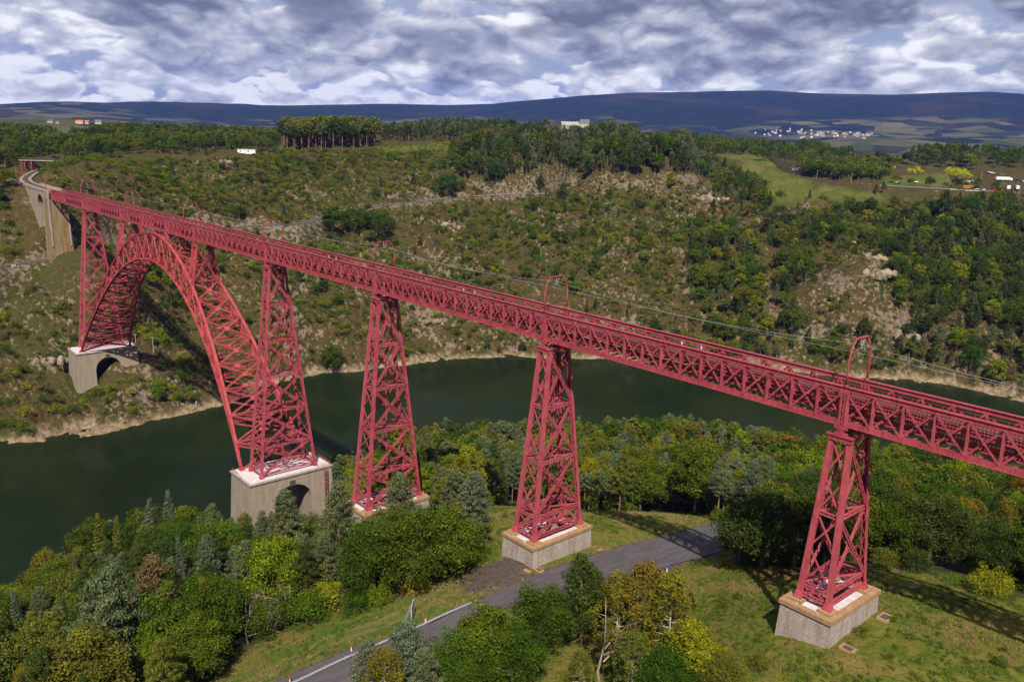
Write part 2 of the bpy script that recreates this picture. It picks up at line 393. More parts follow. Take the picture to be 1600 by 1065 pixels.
def hgt(x, y, detail=True):
    x = np.asarray(x, float); y = np.asarray(y, float)
    D = np.hypot(x-CAM[0], y-CAM[1]); az = np.arctan2(x-CAM[0], y-CAM[1])
    h = np.zeros(x.shape)
    near = D < 2600
    if near.any(): h[near] = rbf(x[near], y[near])
    kf = sstep(1250, 1750, D)
    fh = np.zeros(x.shape)
    fm = D > 1250
    if fm.any(): fh[fm] = far_h(az[fm], D[fm], x[fm], y[fm])
    h = h*(1-kf)+np.where(kf > 0, fh, 0)*kf
    # behind the camera the ground just goes on
    if detail:
        calm = sstep(8, 55, np.hypot((x+415)*0.55, y*1.6))
        far = sstep(315, 370, D)*(1-sstep(1000, 1500, D))
        above = sstep(-90, -84, h)
        rg = ridged(x/34+fbm(x/25, y/25, 2, 3), y/34, 5, 9)-0.45
        slopem = 1-sstep(-8, 16, h)*0.85
        h = h+calm*far*above*slopem*(rg*13.0+(ridged(x/11, y/11, 4, 41)-0.45)*5.5+(ridged(x/4.2, y/4.2, 3, 43)-0.45)*1.8)
        h = h+far*sstep(-97, -89, h)*(1-sstep(-86, -80, h))*(ridged(x/6, y/6, 4, 21)-0.4)*1.6
        h = h+(1-far)*(fbm(x/7, y/7, 4, 77)-0.5)*0.9*(1-sstep(1500, 1700, D))
        h = h+calm*far*(fbm(x/60, y/60, 3, 51)-0.5)*3*above
    h, _ = road_blend(x, y, h, ROAD_S, 5.8, 5)
    h, _ = road_blend(x, y, h, HROAD_S, 3.2, 5)
    h, _ = road_blend(x, y, h, AROAD_S, 5, 8)
    h, _ = road_blend(x, y, h, RAIL_S[19:], 4.0, 7, 0.5)
    return h
def ground(x, y): return float(hgt(np.array([x]), np.array([y]))[0])
def pick(u, v, d0=90, d1=2200):
    """where the view ray through a pixel meets the ground"""
    d = ray(u, v); hd = math.hypot(d[0], d[1])
    s = np.geomspace(d0, d1, 500)/hd
    p = CAM+d[None, :]*s[:, None]
    k = np.where(p[:, 2] < hgt(p[:, 0], p[:, 1]))[0]
    if len(k) == 0: return None
    i = max(k[0], 1); a, b = s[i-1], s[i]
    ss = np.linspace(a, b, 24); p = CAM+d[None, :]*ss[:, None]
    k = np.where(p[:, 2] < hgt(p[:, 0], p[:, 1]))[0]
    return p[k[0]] if len(k) else p[-1]

# ------------------------------------------------------------------ terrain sheet: rings round the camera's ground point, finer where things are seen close
az0 = YAW
azs = np.r_[np.linspace(-math.pi, -0.80, 42)[:-1], np.linspace(-0.80, 0.80, 640), np.linspace(0.80, math.pi, 42)[1:-1]]
rad = [0.5, 8, 18]
r_ = 24.0
while r_ < 12500:
    rad.append(r_)
    if r_ < 250: r_ += 1.25
    elif r_ < 310: r_ += 3
    elif r_ < 720: r_ += 1.7
    elif r_ < 1100: r_ += 5
    else: r_ *= 1.02
rad = np.array(rad)
NA = len(azs); NR = len(rad)
AZ, RD = np.meshgrid(az0+azs, rad)
TX = CAM[0]+np.sin(AZ)*RD; TY = CAM[1]+np.cos(AZ)*RD
TZ = hgt(TX, TY)
D_ = RD
U_, V_, _z = project(np.c_[TX.ravel(), TY.ravel(), TZ.ravel()])
U_ = np.nan_to_num(U_, nan=-1e5).reshape(TX.shape); V_ = np.nan_to_num(V_, nan=1e5).reshape(TX.shape)
CLEAR = [(310,1500),(310,1080),(400,1008),(470,978),(560,945),(650,912),(745,888),(752,840),(728,800),(800,785),(915,797),(1000,800),(1105,800),(1135,860),(1160,885),(1230,885),(1380,890),(1500,897),(1620,935),(1900,1000),(1900,1500)]
FIELDS = [[(585,231),(700,223),(724,223),(716,236),(600,240)],[(1142,258),(1185,258),(1245,277),(1300,292),(1400,306),(1365,322),(1300,312),(1215,320),(1195,300),(1165,276)],
 [(1085,226),(1140,222),(1195,238),(1215,262),(1170,255),(1110,240)],[(1380,276),(1480,272),(1490,292),(1375,290)],[(868,203),(960,204),(960,214),(900,212)],[(1285,236),(1330,232),(1440,247),(1420,256),(1290,244)],
 [(60,196),(160,196),(150,212),(90,214)],[(425,228),(445,228),(440,236),(425,236)]]
def zone_maps(U, V, D, Z, X_, Y_):
    fld = np.zeros(U.shape); farside = D > 330
    for pl in FIELDS: fld = np.maximum(fld, (inpoly(U, V, pl) & farside).astype(float))
    nearc = (~farside) & (inpoly(U, V, CLEAR) | (Y_ < -75) & (X_ > -50) | (X_ > 5) & (Y_ < 28))
    wood = ((~farside) & ~nearc & (Z > -88)).astype(float)
    return fld, nearc.astype(float), wood
fld, nearc, wood = zone_maps(U_, V_, D_, TZ, TX, TY)
def blur(a, n=2):
    for _ in range(n):
        a = (a+np.roll(a, 1, 0)+np.roll(a, -1, 0)+np.roll(a, 1, 1)+np.roll(a, -1, 1))/5
    return a
wood = blur(wood, 4); nearc = blur(nearc, 3); fld = blur(fld, 1)
gx = np.gradient(TZ, axis=0)/np.maximum(np.gradient(RD, axis=0), 1e-3)
gy = np.gradient(TZ, axis=1)/np.maximum(RD*np.gradient(AZ, axis=1), 1e-3)
slope = np.hypot(gx, gy)
SCARS = [(355,258,40,14),(340,275,30,10),(690,345,34,12),(480,300,40,30),(540,290,40,30),(660,270,60,18),(610,300,60,14),(760,290,40,12),(890,283,50,10),(970,288,60,8),(1080,280,40,10),(1110,305,18,24),(1250,345,50,30),(1360,400,34,26),(1300,440,40,24),
 (1290,520,34,20),(1400,500,30,22),(1190,455,30,60),(420,380,40,20),(100,560,60,20),(230,600,60,40),(560,420,40,40),(700,420,60,40),(680,490,60,60),(960,400,60,40),(1080,420,30,60),(450,480,40,60),(860,350,60,30),(900,520,120,30),(1550,560,40,40),(300,340,30,16)]
rock = np.zeros(U_.shape)
for (a, b, ca, cb) in SCARS: rock = np.maximum(rock, np.exp(-(((U_-a)/ca)**2+((V_-b)/cb)**2)*1.2))
rock *= (D_ > 330) & (D_ < 1100)
shore = (1-sstep(-87.3, -84.8, TZ+(fbm(TX/9, TY/9, 3, 8)-0.5)*5))*(D_ < 1200)*sstep(150, 200, D_)
rock = np.clip(rock*0.55+sstep(0.7, 1.3, slope)*0.55*(D_ > 330)*(D_ < 1200), 0, 1)
_, rd1 = road_blend(TX, TY, TZ, HROAD_S, 3.2, 5)
cut = (1-sstep(4, 12, rd1))*(rd1 < 90)
rock = np.maximum(rock, cut*0.8)
_, rd2 = road_blend(TX, TY, TZ, ROAD_S, 5, 5)
gravel = (1-sstep(5.0, 6.8, rd2+(fbm(TX/3, TY/3, 3, 4)-0.5)*2.2))*(rd2 < 90)
lay = back(775, 898, -41)
gravel = np.maximum(gravel, 1-sstep(4.5, 7.5, np.hypot((TX-lay[0])*1.2, (TY-lay[1])*0.75)+(fbm(TX/2.5, TY/2.5, 3, 14)-0.5)*4))
NT_ = TX.size
idx = np.arange(NT_).reshape(NR, NA)
a_ = idx[:-1, :]; nxt = np.roll(idx, -1, axis=1)
F_ = np.stack([a_, nxt[:-1, :], nxt[1:, :], idx[1:, :]], -1).reshape(-1, 4)
F_ = np.vstack([F_])
me = mesh_np('ground', np.c_[TX.ravel(), TY.ravel(), TZ.ravel()], F_[:, ::-1], smooth=True)
def attr(me, name, r, g, b, a):
    ca = me.color_attributes.new(name, 'FLOAT_COLOR', 'POINT')
    ca.data.foreach_set('color', np.stack([np.broadcast_to(q, r.shape).ravel() for q in (r, g, b, a)], -1).astype(np.float32).ravel())
farfield = sstep(1400, 2400, D_)
u8 = np.abs(rd2-10.2); u9 = np.abs(rd2-13.0)
stripm = (TY < lay[1]-6)*(TX < -48)*(rd2 < 40)
trk = np.maximum(1-sstep(.25, .9, u8+(fbm(TX/2, TY/2, 2, 33)-.5)*.8), 1-sstep(.25, .9, u9+(fbm(TX/2, TY/2, 2, 34)-.5)*.8))*stripm
lush = stripm*sstep(5, 7.5, rd2)*(1-sstep(14.5, 17.5, rd2+(fbm(TX/3, TY/3, 2, 35)-.5)*3))
attr(me, 'zone3', trk, lush, trk*0, trk*0)
attr(me, 'zone', fld, rock, wood, nearc)
attr(me, 'zone2', shore, gravel, farfield, sstep(330, 360, D_))
ground_o = link('ground', me); tag(ground_o, kind='structure')

mt, t = new_mat('ground')
geo = t.node('ShaderNodeNewGeometry'); pos = geo.outputs['Position']
def sepc(name):
    a = t.node('ShaderNodeAttribute', attribute_name=name); s_ = t.node('ShaderNodeSeparateColor'); t.l.new(a.outputs['Color'], s_.inputs[0])
    return s_.outputs[0], s_.outputs[1], s_.outputs[2], a.outputs['Alpha']
zF, zR, zW, zN = sepc('zone'); zS, zG, zFar, zSlope = sepc('zone2')
n_big = t.noise(pos, 0.012, 4, 0.6); n_mid = t.noise(pos, 0.06, 6, 0.62); n_fin = t.noise(pos, 0.45, 8, 0.68); n_vf = t.noise(pos, 2.2, 6, 0.65)
# heath slopes: bracken brown, dry grass, olive scrub
heath = t.mix(t.ramp(n_mid, 0.36, 0.52), (0.028, 0.037, 0.005), (0.062, 0.043, 0.014))
heath = t.mix(t.ramp(n_fin, 0.46, 0.62), heath, (0.100, 0.068, 0.026))
heath = t.mix(t.ramp(n_vf, 0.50, 0.62), heath, (0.022, 0.028, 0.008))
heath = t.mix(t.ramp(n_big, 0.50, 0.62, 0, 0.45), heath, (0.040, 0.052, 0.010))
rockc = t.mix(t.ramp(n_fin, 0.38, 0.6), (0.055, 0.040, 0.026), (0.190, 0.142, 0.098))
rockc = t.mix(t.ramp(n_vf, 0.5, 0.7), rockc, (0.10, 0.085, 0.065))
rmask = t.math('MULTIPLY', zR, 1.0)
rsel = t.ramp(t.math('ADD', rmask, t.math('MULTIPLY', t.math('SUBTRACT', n_fin, 0.5), 2.6)), 0.62, 0.80)
c = t.mix(rsel, heath, rockc)
nr2 = t.noise(pos, 0.09, 8, 0.72)
c = t.mix(t.math('MULTIPLY', t.ramp(nr2, 0.58, 0.68), zSlope), c, rockc)
field = t.mix(t.ramp(n_mid, 0.35, 0.65), (0.062, 0.080, 0.010), (0.100, 0.100, 0.020))
field = t.mix(t.ramp(n_fin, 0.3, 0.8, 0, 0.3), field, (0.10, 0.12, 0.03))
c = t.mix(zF, c, field)
wd = t.mix(t.ramp(n_fin, 0.4, 0.65), (0.035, 0.040, 0.016), (0.085, 0.068, 0.032))
c = t.mix(zW, c, wd)
# near clearing: mown grass with dry patches
g1 = t.mix(t.ramp(n_fin, 0.36, 0.64), (0.066, 0.100, 0.008), (0.150, 0.140, 0.022))
n_p = t.noise(pos, 0.16, 6, 0.6, 0.4)
g1 = t.mix(t.ramp(n_p, 0.50, 0.66, 0, 0.85), g1, (0.19, 0.130, 0.043))
g1 = t.mix(t.ramp(n_vf, 0.50, 0.72, 0, 0.7), g1, (0.026, 0.036, 0.007))
g1 = t.mix(t.ramp(t.noise(pos, 5.0, 4, 0.6), 0.62, 0.74, 0, 0.5), g1, (0.30, 0.26, 0.15))
z3a, z3b, _x, _y = sepc('zone3')
g1 = t.mix(z3b, g1, t.mix(t.ramp(n_vf, 0.35, 0.65), (0.050, 0.090, 0.010), (0.085, 0.125, 0.016)))
g1 = t.mix(z3a, g1, (0.175, 0.145, 0.050))
c = t.mix(zN, c, g1)
grv = t.mix(t.ramp(n_vf, 0.4, 0.65), (0.070, 0.052, 0.042), (0.125, 0.098, 0.080))
c = t.mix(t.ramp(t.math('ADD', zG, t.math('MULTIPLY', t.math('SUBTRACT', n_vf, 0.5), 0.5)), 0.35, 0.7), c, grv)
sh = t.mix(t.ramp(n_fin, 0.38, 0.62), (0.13, 0.092, 0.052), (0.29, 0.22, 0.14))
c = t.mix(zS, c, sh)
# far hills: forest with patches of pasture
vor = t.node('ShaderNodeTexVoronoi'); t.l.new(t.vmath('MULTIPLY', pos, (0.0062, 0.0062, 0.0)), vor.inputs['Vector']); vor.inputs['Scale'].default_value = 1.0; vor.inputs['Randomness'].default_value = 0.9
vs = t.node('ShaderNodeSeparateColor'); t.l.new(vor.outputs['Color'], vs.inputs[0])
sepz = t.node('ShaderNodeSeparateXYZ'); t.l.new(pos, sepz.inputs[0])
pn = t.noise(t.vmath('MULTIPLY', pos, (1, 1, 0)), 0.0006, 4, 0.6)
lowp = t.ramp(sepz.outputs[2], 90, 330, 0.20, -0.12)
pm = t.ramp(t.math('ADD', pn, lowp), 0.60, 0.70)
pm = t.math('MULTIPLY', pm, t.ramp(vs.outputs[0], 0.38, 0.42))
forest = t.mix(t.ramp(t.noise(pos, 0.010, 6, 0.7), 0.35, 0.65), (0.003, 0.007, 0.009), (0.010, 0.017, 0.016))
forest = t.mix(t.ramp(t.noise(pos, 0.0011, 5, 0.6), 0.50, 0.66, 0, 0.7), forest, (0.036, 0.026, 0.022))
past = t.mix(vs.outputs[1], (0.030, 0.045, 0.016), (0.115, 0.090, 0.040))
farc = t.mix(pm, forest, past)
c = t.mix(zFar, c, farc)
hgtn = t.math('ADD', t.math('MULTIPLY', n_fin, 1.0), t.math('MULTIPLY', n_vf, 0.35))
out_bsdf(t, c, 0.95, bump(t, hgtn, 0.9, 0.9), spec=0.1)
me.materials.append(mt)

# ------------------------------------------------------------------ water
mt, t = new_mat('water')
geo = t.node('ShaderNodeNewGeometry')
wv = t.vmath('MULTIPLY', geo.outputs['Position'], (0.9, 1.6, 1.0))
n1 = t.noise(wv, 0.9, 3, 0.5); n2 = t.noise(geo.outputs['Position'], 0.05, 3, 0.5)
h = t.math('ADD', t.math('MULTIPLY', n1, 0.035), t.math('MULTIPLY', n2, 0.10))
n3 = t.noise(geo.outputs['Position'], 0.018, 3, 0.6)
wc = t.mix(t.ramp(n3, 0.35, 0.7), (0.007, 0.013, 0.004), (0.014, 0.020, 0.006))
b = out_bsdf(t, wc, 0.10, bump(t, h, 0.25, 0.6), spec=0.04)
b.inputs['IOR'].default_value = 1.33
WM = mt
wb = MB(); wb.add([(-900, -700, WATER), (700, -700, WATER), (700, 900, WATER), (-900, 900, WATER)], [(0, 1, 2, 3)])
# subdivide the sheet so that its outline follows the valley: a coarse grid kept only where the bed is under water
gxs = np.arange(-900, 701, 20); gys = np.arange(-700, 901, 20)
GX, GY = np.meshgrid(gxs, gys); GZ = hgt(GX, GY, False)
wb = MB(); ok = GZ < -80
vid = {}
def wv_(i, j):
    if (i, j) not in vid:
        vid[(i, j)] = len(wb.v); wb.v.append((float(gxs[j]), float(gys[i]), WATER))
    return vid[(i, j)]
for i in range(len(gys)-1):
    for j in range(len(gxs)-1):
        if ok[i:i+2, j:j+2].any():
            wb.f.append((wv_(i, j), wv_(i, j+1), wv_(i+1, j+1), wv_(i+1, j))); wb.m.append(0)
river = wb.build('water', WM); tag(river, kind='structure')

# ------------------------------------------------------------------ ribbons: roads
def ribbon(name, S, half, mat_, dz=0.06, parent=None, off=0.0, kind='structure', z_from_ground=False):
    S = np.array(S); d = np.gradient(S[:, :2], axis=0); d /= np.linalg.norm(d, axis=1)[:, None]
    nrm = np.c_[-d[:, 1], d[:, 0]]
    rows = [-1, -0.5, 0, 0.5, 1]; vs = []
    for k in rows:
        o = off+half*k
        q = S[:, :2]+nrm*(o[:, None] if hasattr(o, 'shape') and getattr(o, 'ndim', 0) else o)
        vs.append(np.c_[q, S[:, 2]+dz+(0.05 if abs(k) < 1 else 0.0)*(half > 2)])
    vs = np.stack(vs, 1).reshape(-1, 3); n = len(S); f = []
    for i in range(n-1):
        for k in range(4):
            f.append((i*5+k, i*5+k+1, (i+1)*5+k+1, (i+1)*5+k))
    o = link(name, mesh_np(name, vs, np.array(f)[:, ::-1], [mat_], smooth=True), parent)
    if kind: tag(o, kind=kind)
    return o
mt, t = new_mat('asphalt')
geo = t.node('ShaderNodeNewGeometry'); pos = geo.outputs['Position']
n1 = t.noise(t.vmath('MULTIPLY', pos, (2.2, 0.35, 1)), 0.5, 5, 0.6); n2 = t.noise(pos, 4.0, 4, 0.7)
c = t.mix(t.ramp(n1, 0.35, 0.65), (0.068, 0.058, 0.062), (0.096, 0.084, 0.086)); c = t.mix(t.ramp(n2, 0.3, 0.7, 0, 0.4), c, (0.044, 0.038, 0.041))
out_bsdf(t, c, 0.85, bump(t, n2, 0.3, 0.03), spec=0.25); ASPH = mt
ribbon('road', ROAD_S, 4.9, ASPH)
ribbon('hillside_road', HROAD_S, 2.6, ASPH, 0.10)
ribbon('service_road', AROAD_S, 4.0, ASPH, 0.10)
mt, t = new_mat('ballast')
geo = t.node('ShaderNodeNewGeometry')
c = t.mix(t.ramp(t.noise(geo.outputs['Position'], 3.0, 4, 0.7), 0.35, 0.65), (0.14, 0.11, 0.09), (0.27, 0.23, 0.2))
out_bsdf(t, c, 0.95); BALL = mt
# ------------------------------------------------------------------ paints and stones
mt, t = new_mat('red_paint')
geo = t.node('ShaderNodeNewGeometry'); pos = geo.outputs['Position']
oi = t.node('ShaderNodeObjectInfo')
n1 = t.noise(pos, 0.35, 6, 0.65); n2 = t.noise(t.vmath('MULTIPLY', pos, (1.6, 1.6, 0.35)), 1.6, 6, 0.7)
c = t.mix(t.ramp(n1, 0.35, 0.65), (0.305, 0.042, 0.062), (0.385, 0.068, 0.086))
c = t.mix(t.ramp(n2, 0.44, 0.62, 0, 0.75), c, (0.19, 0.024, 0.034))
c = t.mix(t.ramp(t.noise(pos, 1.1, 7, 0.7), 0.60, 0.70, 0, 0.35), c, (0.42, 0.13, 0.14))
c = t.mix(t.ramp(oi.outputs['Random'], 0.0, 1.0, 0.0, 0.22, False), c, (0.44, 0.12, 0.14))
RED_B = out_bsdf(t, c, 0.58, spec=0.28); RED = mt
mt, t = new_mat('red_paint_faded')
geo = t.node('ShaderNodeNewGeometry'); pos = geo.outputs['Position']
n1 = t.noise(pos, 0.5, 6, 0.65)
c = t.mix(t.ramp(n1, 0.4, 0.65), (0.31, 0.046, 0.056), (0.41, 0.080, 0.084))
c = t.mix(t.ramp(t.noise(pos, 1.2, 6, 0.7), 0.46, 0.62, 0, 0.6), c, (0.27, 0.03, 0.03))
out_bsdf(t, c, 0.6, spec=0.25); REDF = mt
mt, t = new_mat('white_paint'); out_bsdf(t, (0.78, 0.77, 0.76), 0.55); WHITE = mt
mt, t = new_mat('galvanised_steel')
geo = t.node('ShaderNodeNewGeometry')
out_bsdf(t, t.mix(t.noise(geo.outputs['Position'], 2, 3), (0.42, 0.44, 0.48), (0.62, 0.64, 0.68)), 0.4, metallic=0.5); GALV = mt
mt, t = new_mat('cable'); out_bsdf(t, (0.42, 0.42, 0.45), 0.5, metallic=0.3); CABLE = mt
mt, t = new_mat('rail_steel'); out_bsdf(t, (0.16, 0.12, 0.11), 0.5, metallic=0.4); RAILM = mt

def stone_mat(name, c1, c2, stain, bw=1.1, bh=0.45, dark=0.5, streak=0.6, pale=0.2):
    mt, t = new_mat(name)
    geo = t.node('ShaderNodeNewGeometry'); pos = geo.outputs['Position']
    s = t.node('ShaderNodeSeparateXYZ'); t.l.new(pos, s.inputs[0])
    cmb = t.node('ShaderNodeCombineXYZ')
    t.l.new(t.math('ADD', s.outputs[0], s.outputs[1]), cmb.inputs[0]); t.l.new(s.outputs[2], cmb.inputs[1])
    br = t.node('ShaderNodeTexBrick'); t.l.new(cmb.outputs[0], br.inputs['Vector'])
    br.inputs['Scale'].default_value = 1.0; br.inputs['Brick Width'].default_value = bw; br.inputs['Row Height'].default_value = bh
    br.inputs['Mortar Size'].default_value = 0.035; br.inputs['Color1'].default_value = rgba(c1); br.inputs['Color2'].default_value = rgba(c2)
    br.inputs['Mortar'].default_value = rgba(tuple(q*0.68 for q in c2)); br.inputs['Bias'].default_value = 0.0
    n1 = t.noise(pos, 0.5, 6, 0.65); n2 = t.noise(t.vmath('MULTIPLY', pos, (1.3, 1.3, 0.14)), 0.8, 7, 0.7); n3 = t.noise(pos, 3.0, 5, 0.7)
    c = t.mix(t.ramp(n1, 0.3, 0.7, 0, 0.55), br.outputs[0], tuple((a+b_)/2*0.75 for a, b_ in zip(c1, c2)))
    c = t.mix(t.ramp(n2, 0.44, 0.60, 0, streak), c, stain)
    zl = t.math('FRACT', t.math('MULTIPLY', s.outputs[2], 1.0))
    c = t.mix(t.ramp(t.noise(t.vmath('MULTIPLY', pos, (2.4, 2.4, 0.10)), 1.0, 4, 0.6), 0.56, 0.68, 0, pale), c, tuple(min(1, q*1.4) for q in c1))
    c = t.mix(t.ramp(n3, 0.58, 0.75, 0, 0.5), c, tuple(q*dark for q in c1))
    hh_ = t.math('SUBTRACT', n3, t.math('MULTIPLY', br.outputs['Fac'], 0.6))
    out_bsdf(t, c, 0.9, bump(t, hh_, 0.6, 0.06), spec=0.15)
    return mt
STONE = stone_mat('grey_masonry', (0.42, 0.36, 0.315), (0.32, 0.265, 0.235), (0.19, 0.115, 0.095), 0.8, 0.38, 0.55, 0.45)
STONE2 = stone_mat('beige_masonry', (0.35, 0.285, 0.215), (0.29, 0.235, 0.175), (0.15, 0.13, 0.115), 0.8, 0.42, 0.5, 0.4)
RUSTSTONE = stone_mat('rust_stained_masonry', (0.31, 0.225, 0.125), (0.25, 0.18, 0.10), (0.17, 0.085, 0.028), 0.8, 0.4, 0.55, 0.75)
COPE = stone_mat('ochre_coping_stone', (0.37, 0.225, 0.115), (0.31, 0.19, 0.10), (0.22, 0.12, 0.07), 2.0, 0.9, 0.6, 0.3)
mt, t = new_mat('pale_cement')
geo = t.node('ShaderNodeNewGeometry')
out_bsdf(t, t.mix(t.ramp(t.noise(geo.outputs['Position'], 0.8, 5, 0.65), 0.35, 0.7), (0.46, 0.40, 0.41), (0.60, 0.54, 0.55)), 0.9); CEM = mt
mt, t = new_mat('dark_grating'); out_bsdf(t, (0.06, 0.045, 0.04), 0.8); DARK = mt

# ------------------------------------------------------------------ viaduct: one thing
PX = [0.0, -55.5, -111.0, -166.5, -344.0]
PZ = [-24.5, -36.45, -50.3, -60.3, -60.3]
XR, XL = 51.8, -395.8
HW = 2.52; HT = 5.08
XC = -255.25
V = empty('railway_viaduct', (0, 0, 0))
tag(V, 'long red lattice iron railway viaduct with a great arch across the gorge and river', 'viaduct')
NODES = [XR-3.7*i for i in range(int(round((XR-XL)/3.7))+1)]
NODES = [XR-(XR-XL)*i/121 for i in range(122)]
PIERX = [0.0, -55.5, -111.0, -166.5, -218.3, -242.9, -267.6, -292.2, -344.0]
def snap(x): return min(NODES, key=lambda n: abs(n-x))
SUP = [XR]+PIERX+[XL]
pitch = (XR-XL)/121

# shared pieces
def box_mesh(name, sx, sy, sz, mat_, z0=None):
    b = MB(); z0 = -sz/2 if z0 is None else z0
    b.box(-sx/2, sx/2, -sy/2, sy/2, z0, z0+sz); return b.mesh(name, mat_)
post_me = MB(); 
post_me.box(-.04, .04, -.17, .17, .6, 4.6); post_me.box(-.13, .13, -.19, -.15, .6, 4.6); post_me.box(-.13, .13, .15, .19, .6, 4.6)
post_me = post_me.mesh('post', RED)
white_post_me = post_me.copy(); white_post_me.materials.clear(); white_post_me.materials.append(WHITE)
def diag_mesh(sg):
    b = MB(); L = pitch
    b.bar((-sg*L/2, 0, .55), (sg*L/2, 0, 4.62), .24, .05, (0, 1, 0)); b.bar((-sg*L/2, 0.07, .55), (sg*L/2, 0.07, 4.62), .05, .16, (0, 1, 0))
    return b.mesh('diagonal', RED)
dg = {1: diag_mesh(1), -1: diag_mesh(-1)}
whites = set()
for a, b_ in zip(SUP[:4], SUP[1:5]):
    mid = (a+b_)/2; i0 = min(range(121), key=lambda i: abs((NODES[i]+NODES[i+1])/2-mid)); whites |= {i0, i0+1}
far_posts = MB(); far_diag = MB()
for side, y in (('near', -HW), ('far', HW)):
    g = MB(); ys = -1 if side == 'near' else 1
    # chords: flange plates and webs
    for z0, z1, wd in ((HT-.06, HT, .62), (0, .05, .60)): g.box(XL, XR, y-wd/2, y+wd/2, z0, z1)
    for dy in (-.14, .10): g.box(XL, XR, y+dy, y+dy+.04, HT-.62, HT-.065); 
    for dy in (-.16, .12): g.box(XL, XR, y+dy, y+dy+.04, .055, .72)
    G = g.build('truss_girder', RED, V)
    if side == 'far': G['label'] = 'far truss girder with pairs of white painted posts'
    for i, x in enumerate(NODES):
        wp = side == 'far' and i in whites
        o = link('post', white_post_me if wp else post_me, G); o.location = (x, y, 0)
        if wp: o['label'] = 'white painted post'
    nd = 121 if side == 'near' else 28
    for i in range(121):
        x = (NODES[i]+NODES[i+1])/2
        # which family of braces lies in front swaps at each midspan
        sp = [k for k in range(len(SUP)-1) if SUP[k] >= x >= SUP[k+1]][0]
        first = x > (SUP[sp]+SUP[sp+1])/2
        for sg in (1, -1):
            outer = (sg == 1) == first
            off = ys*(.20 if outer else -.20)
            if i < nd:
                o = link('diagonal', dg[sg], G); o.location = (x, y+off, 0)
            else:
                b_ = far_diag; L = pitch
                b_.bar((x-sg*L/2, y+off, .55), (x+sg*L/2, y+off, 4.62), .30, .06, (0, 1, 0))
    if side == 'far':
        o = far_diag.build('diagonals', RED, G); tag(o, kind='stuff')
    # end and pier posts, broad stiffened plates
    for k, x in enumerate(SUP):
        q = MB()
        for dx in (-.42, .42): q.box(x+dx-.13, x+dx+.13, y-.24, y+.24, .056, 4.45)
        q.lattice((x, y+ys*.27, .1), (x, y+ys*.27, 4.4), .8, .05, (0, 1, 0), .1, .7)
        q.build('pier_post', RED, G)
# deck between the girders
fb = MB()
for x in NODES:
    fb.box(x-.05, x+.05, -HW+.21, HW-.21, 2.25, 3.2); fb.box(x-.18, x+.18, -HW+.21, HW-.21, 3.205, 3.24); fb.box(x-.16, x+.16, -HW+.21, HW-.21, 2.21, 2.246)
fb.build('floor_beams', RED, V)['kind'] = 'stuff'
st = MB()
for y in (-1.9, -.78, .78, 1.9): st.box(XL+.1, XR-.1, y-.06, y+.06, 2.7, 3.19); st.box(XL+.1, XR-.1, y-.17, y+.17, 3.245, 3.28)
for y in (-1.9, 1.9): st.box(XL+.1, XR-.1, y-.02, y+.02, 1.2, 1.35)
st.build('stringers', RED, V)
fl = MB()
x = XR-.2
while x > XL+.2:
    fl.box(x-.09, x+.09, -2.2, 2.2, 3.285, 3.40); x -= .42
tag(fl.build('floor_ribs', REDF, V), kind='stuff')
rl = MB()
for y in (-.755, .755): rl.box(XL-.5, XR, y-.04, y+.04, 3.50, 3.64); 
for y in (-.755, .755): rl.box(XL-.5, XR, y-.16, y+.16, 3.405, 3.49)
rl.build('rails', RAILM, V)
hr = MB()
for y in (-2.1, 2.1):
    for z in (4.2, 3.8): hr.box(XL, XR, y-.02, y+.02, z, z+.04)
for x in NODES[::1]:
    for y in (-2.1, 2.1): hr.box(x-1.2, x-1.16, y-.03, y+.03, 3.4, 4.24)
hr.build('handrails', RED, V)
lb = MB()
for i in range(121):
    a, b_ = NODES[i], NODES[i+1]; s = 1 if i % 2 else -1
    lb.bar((a, -HW*s, .30), (b_, HW*s, .30), .22, .10); lb.bar((a, HW*s, .36), (b_, -HW*s, .36), .22, .08)
    lb.bar((a, -HW+.1, .33), (a, HW-.1, .33), .2, .3)
    if i % 2 == 0: lb.bar((a, -HW+.2, .5), (a, HW-.2, 2.3), .12, .12); lb.bar((a, HW-.2, .5), (a, -HW+.2, 2.3), .12, .1)
tag(lb.build('lateral_bracing', RED, V), kind='stuff')

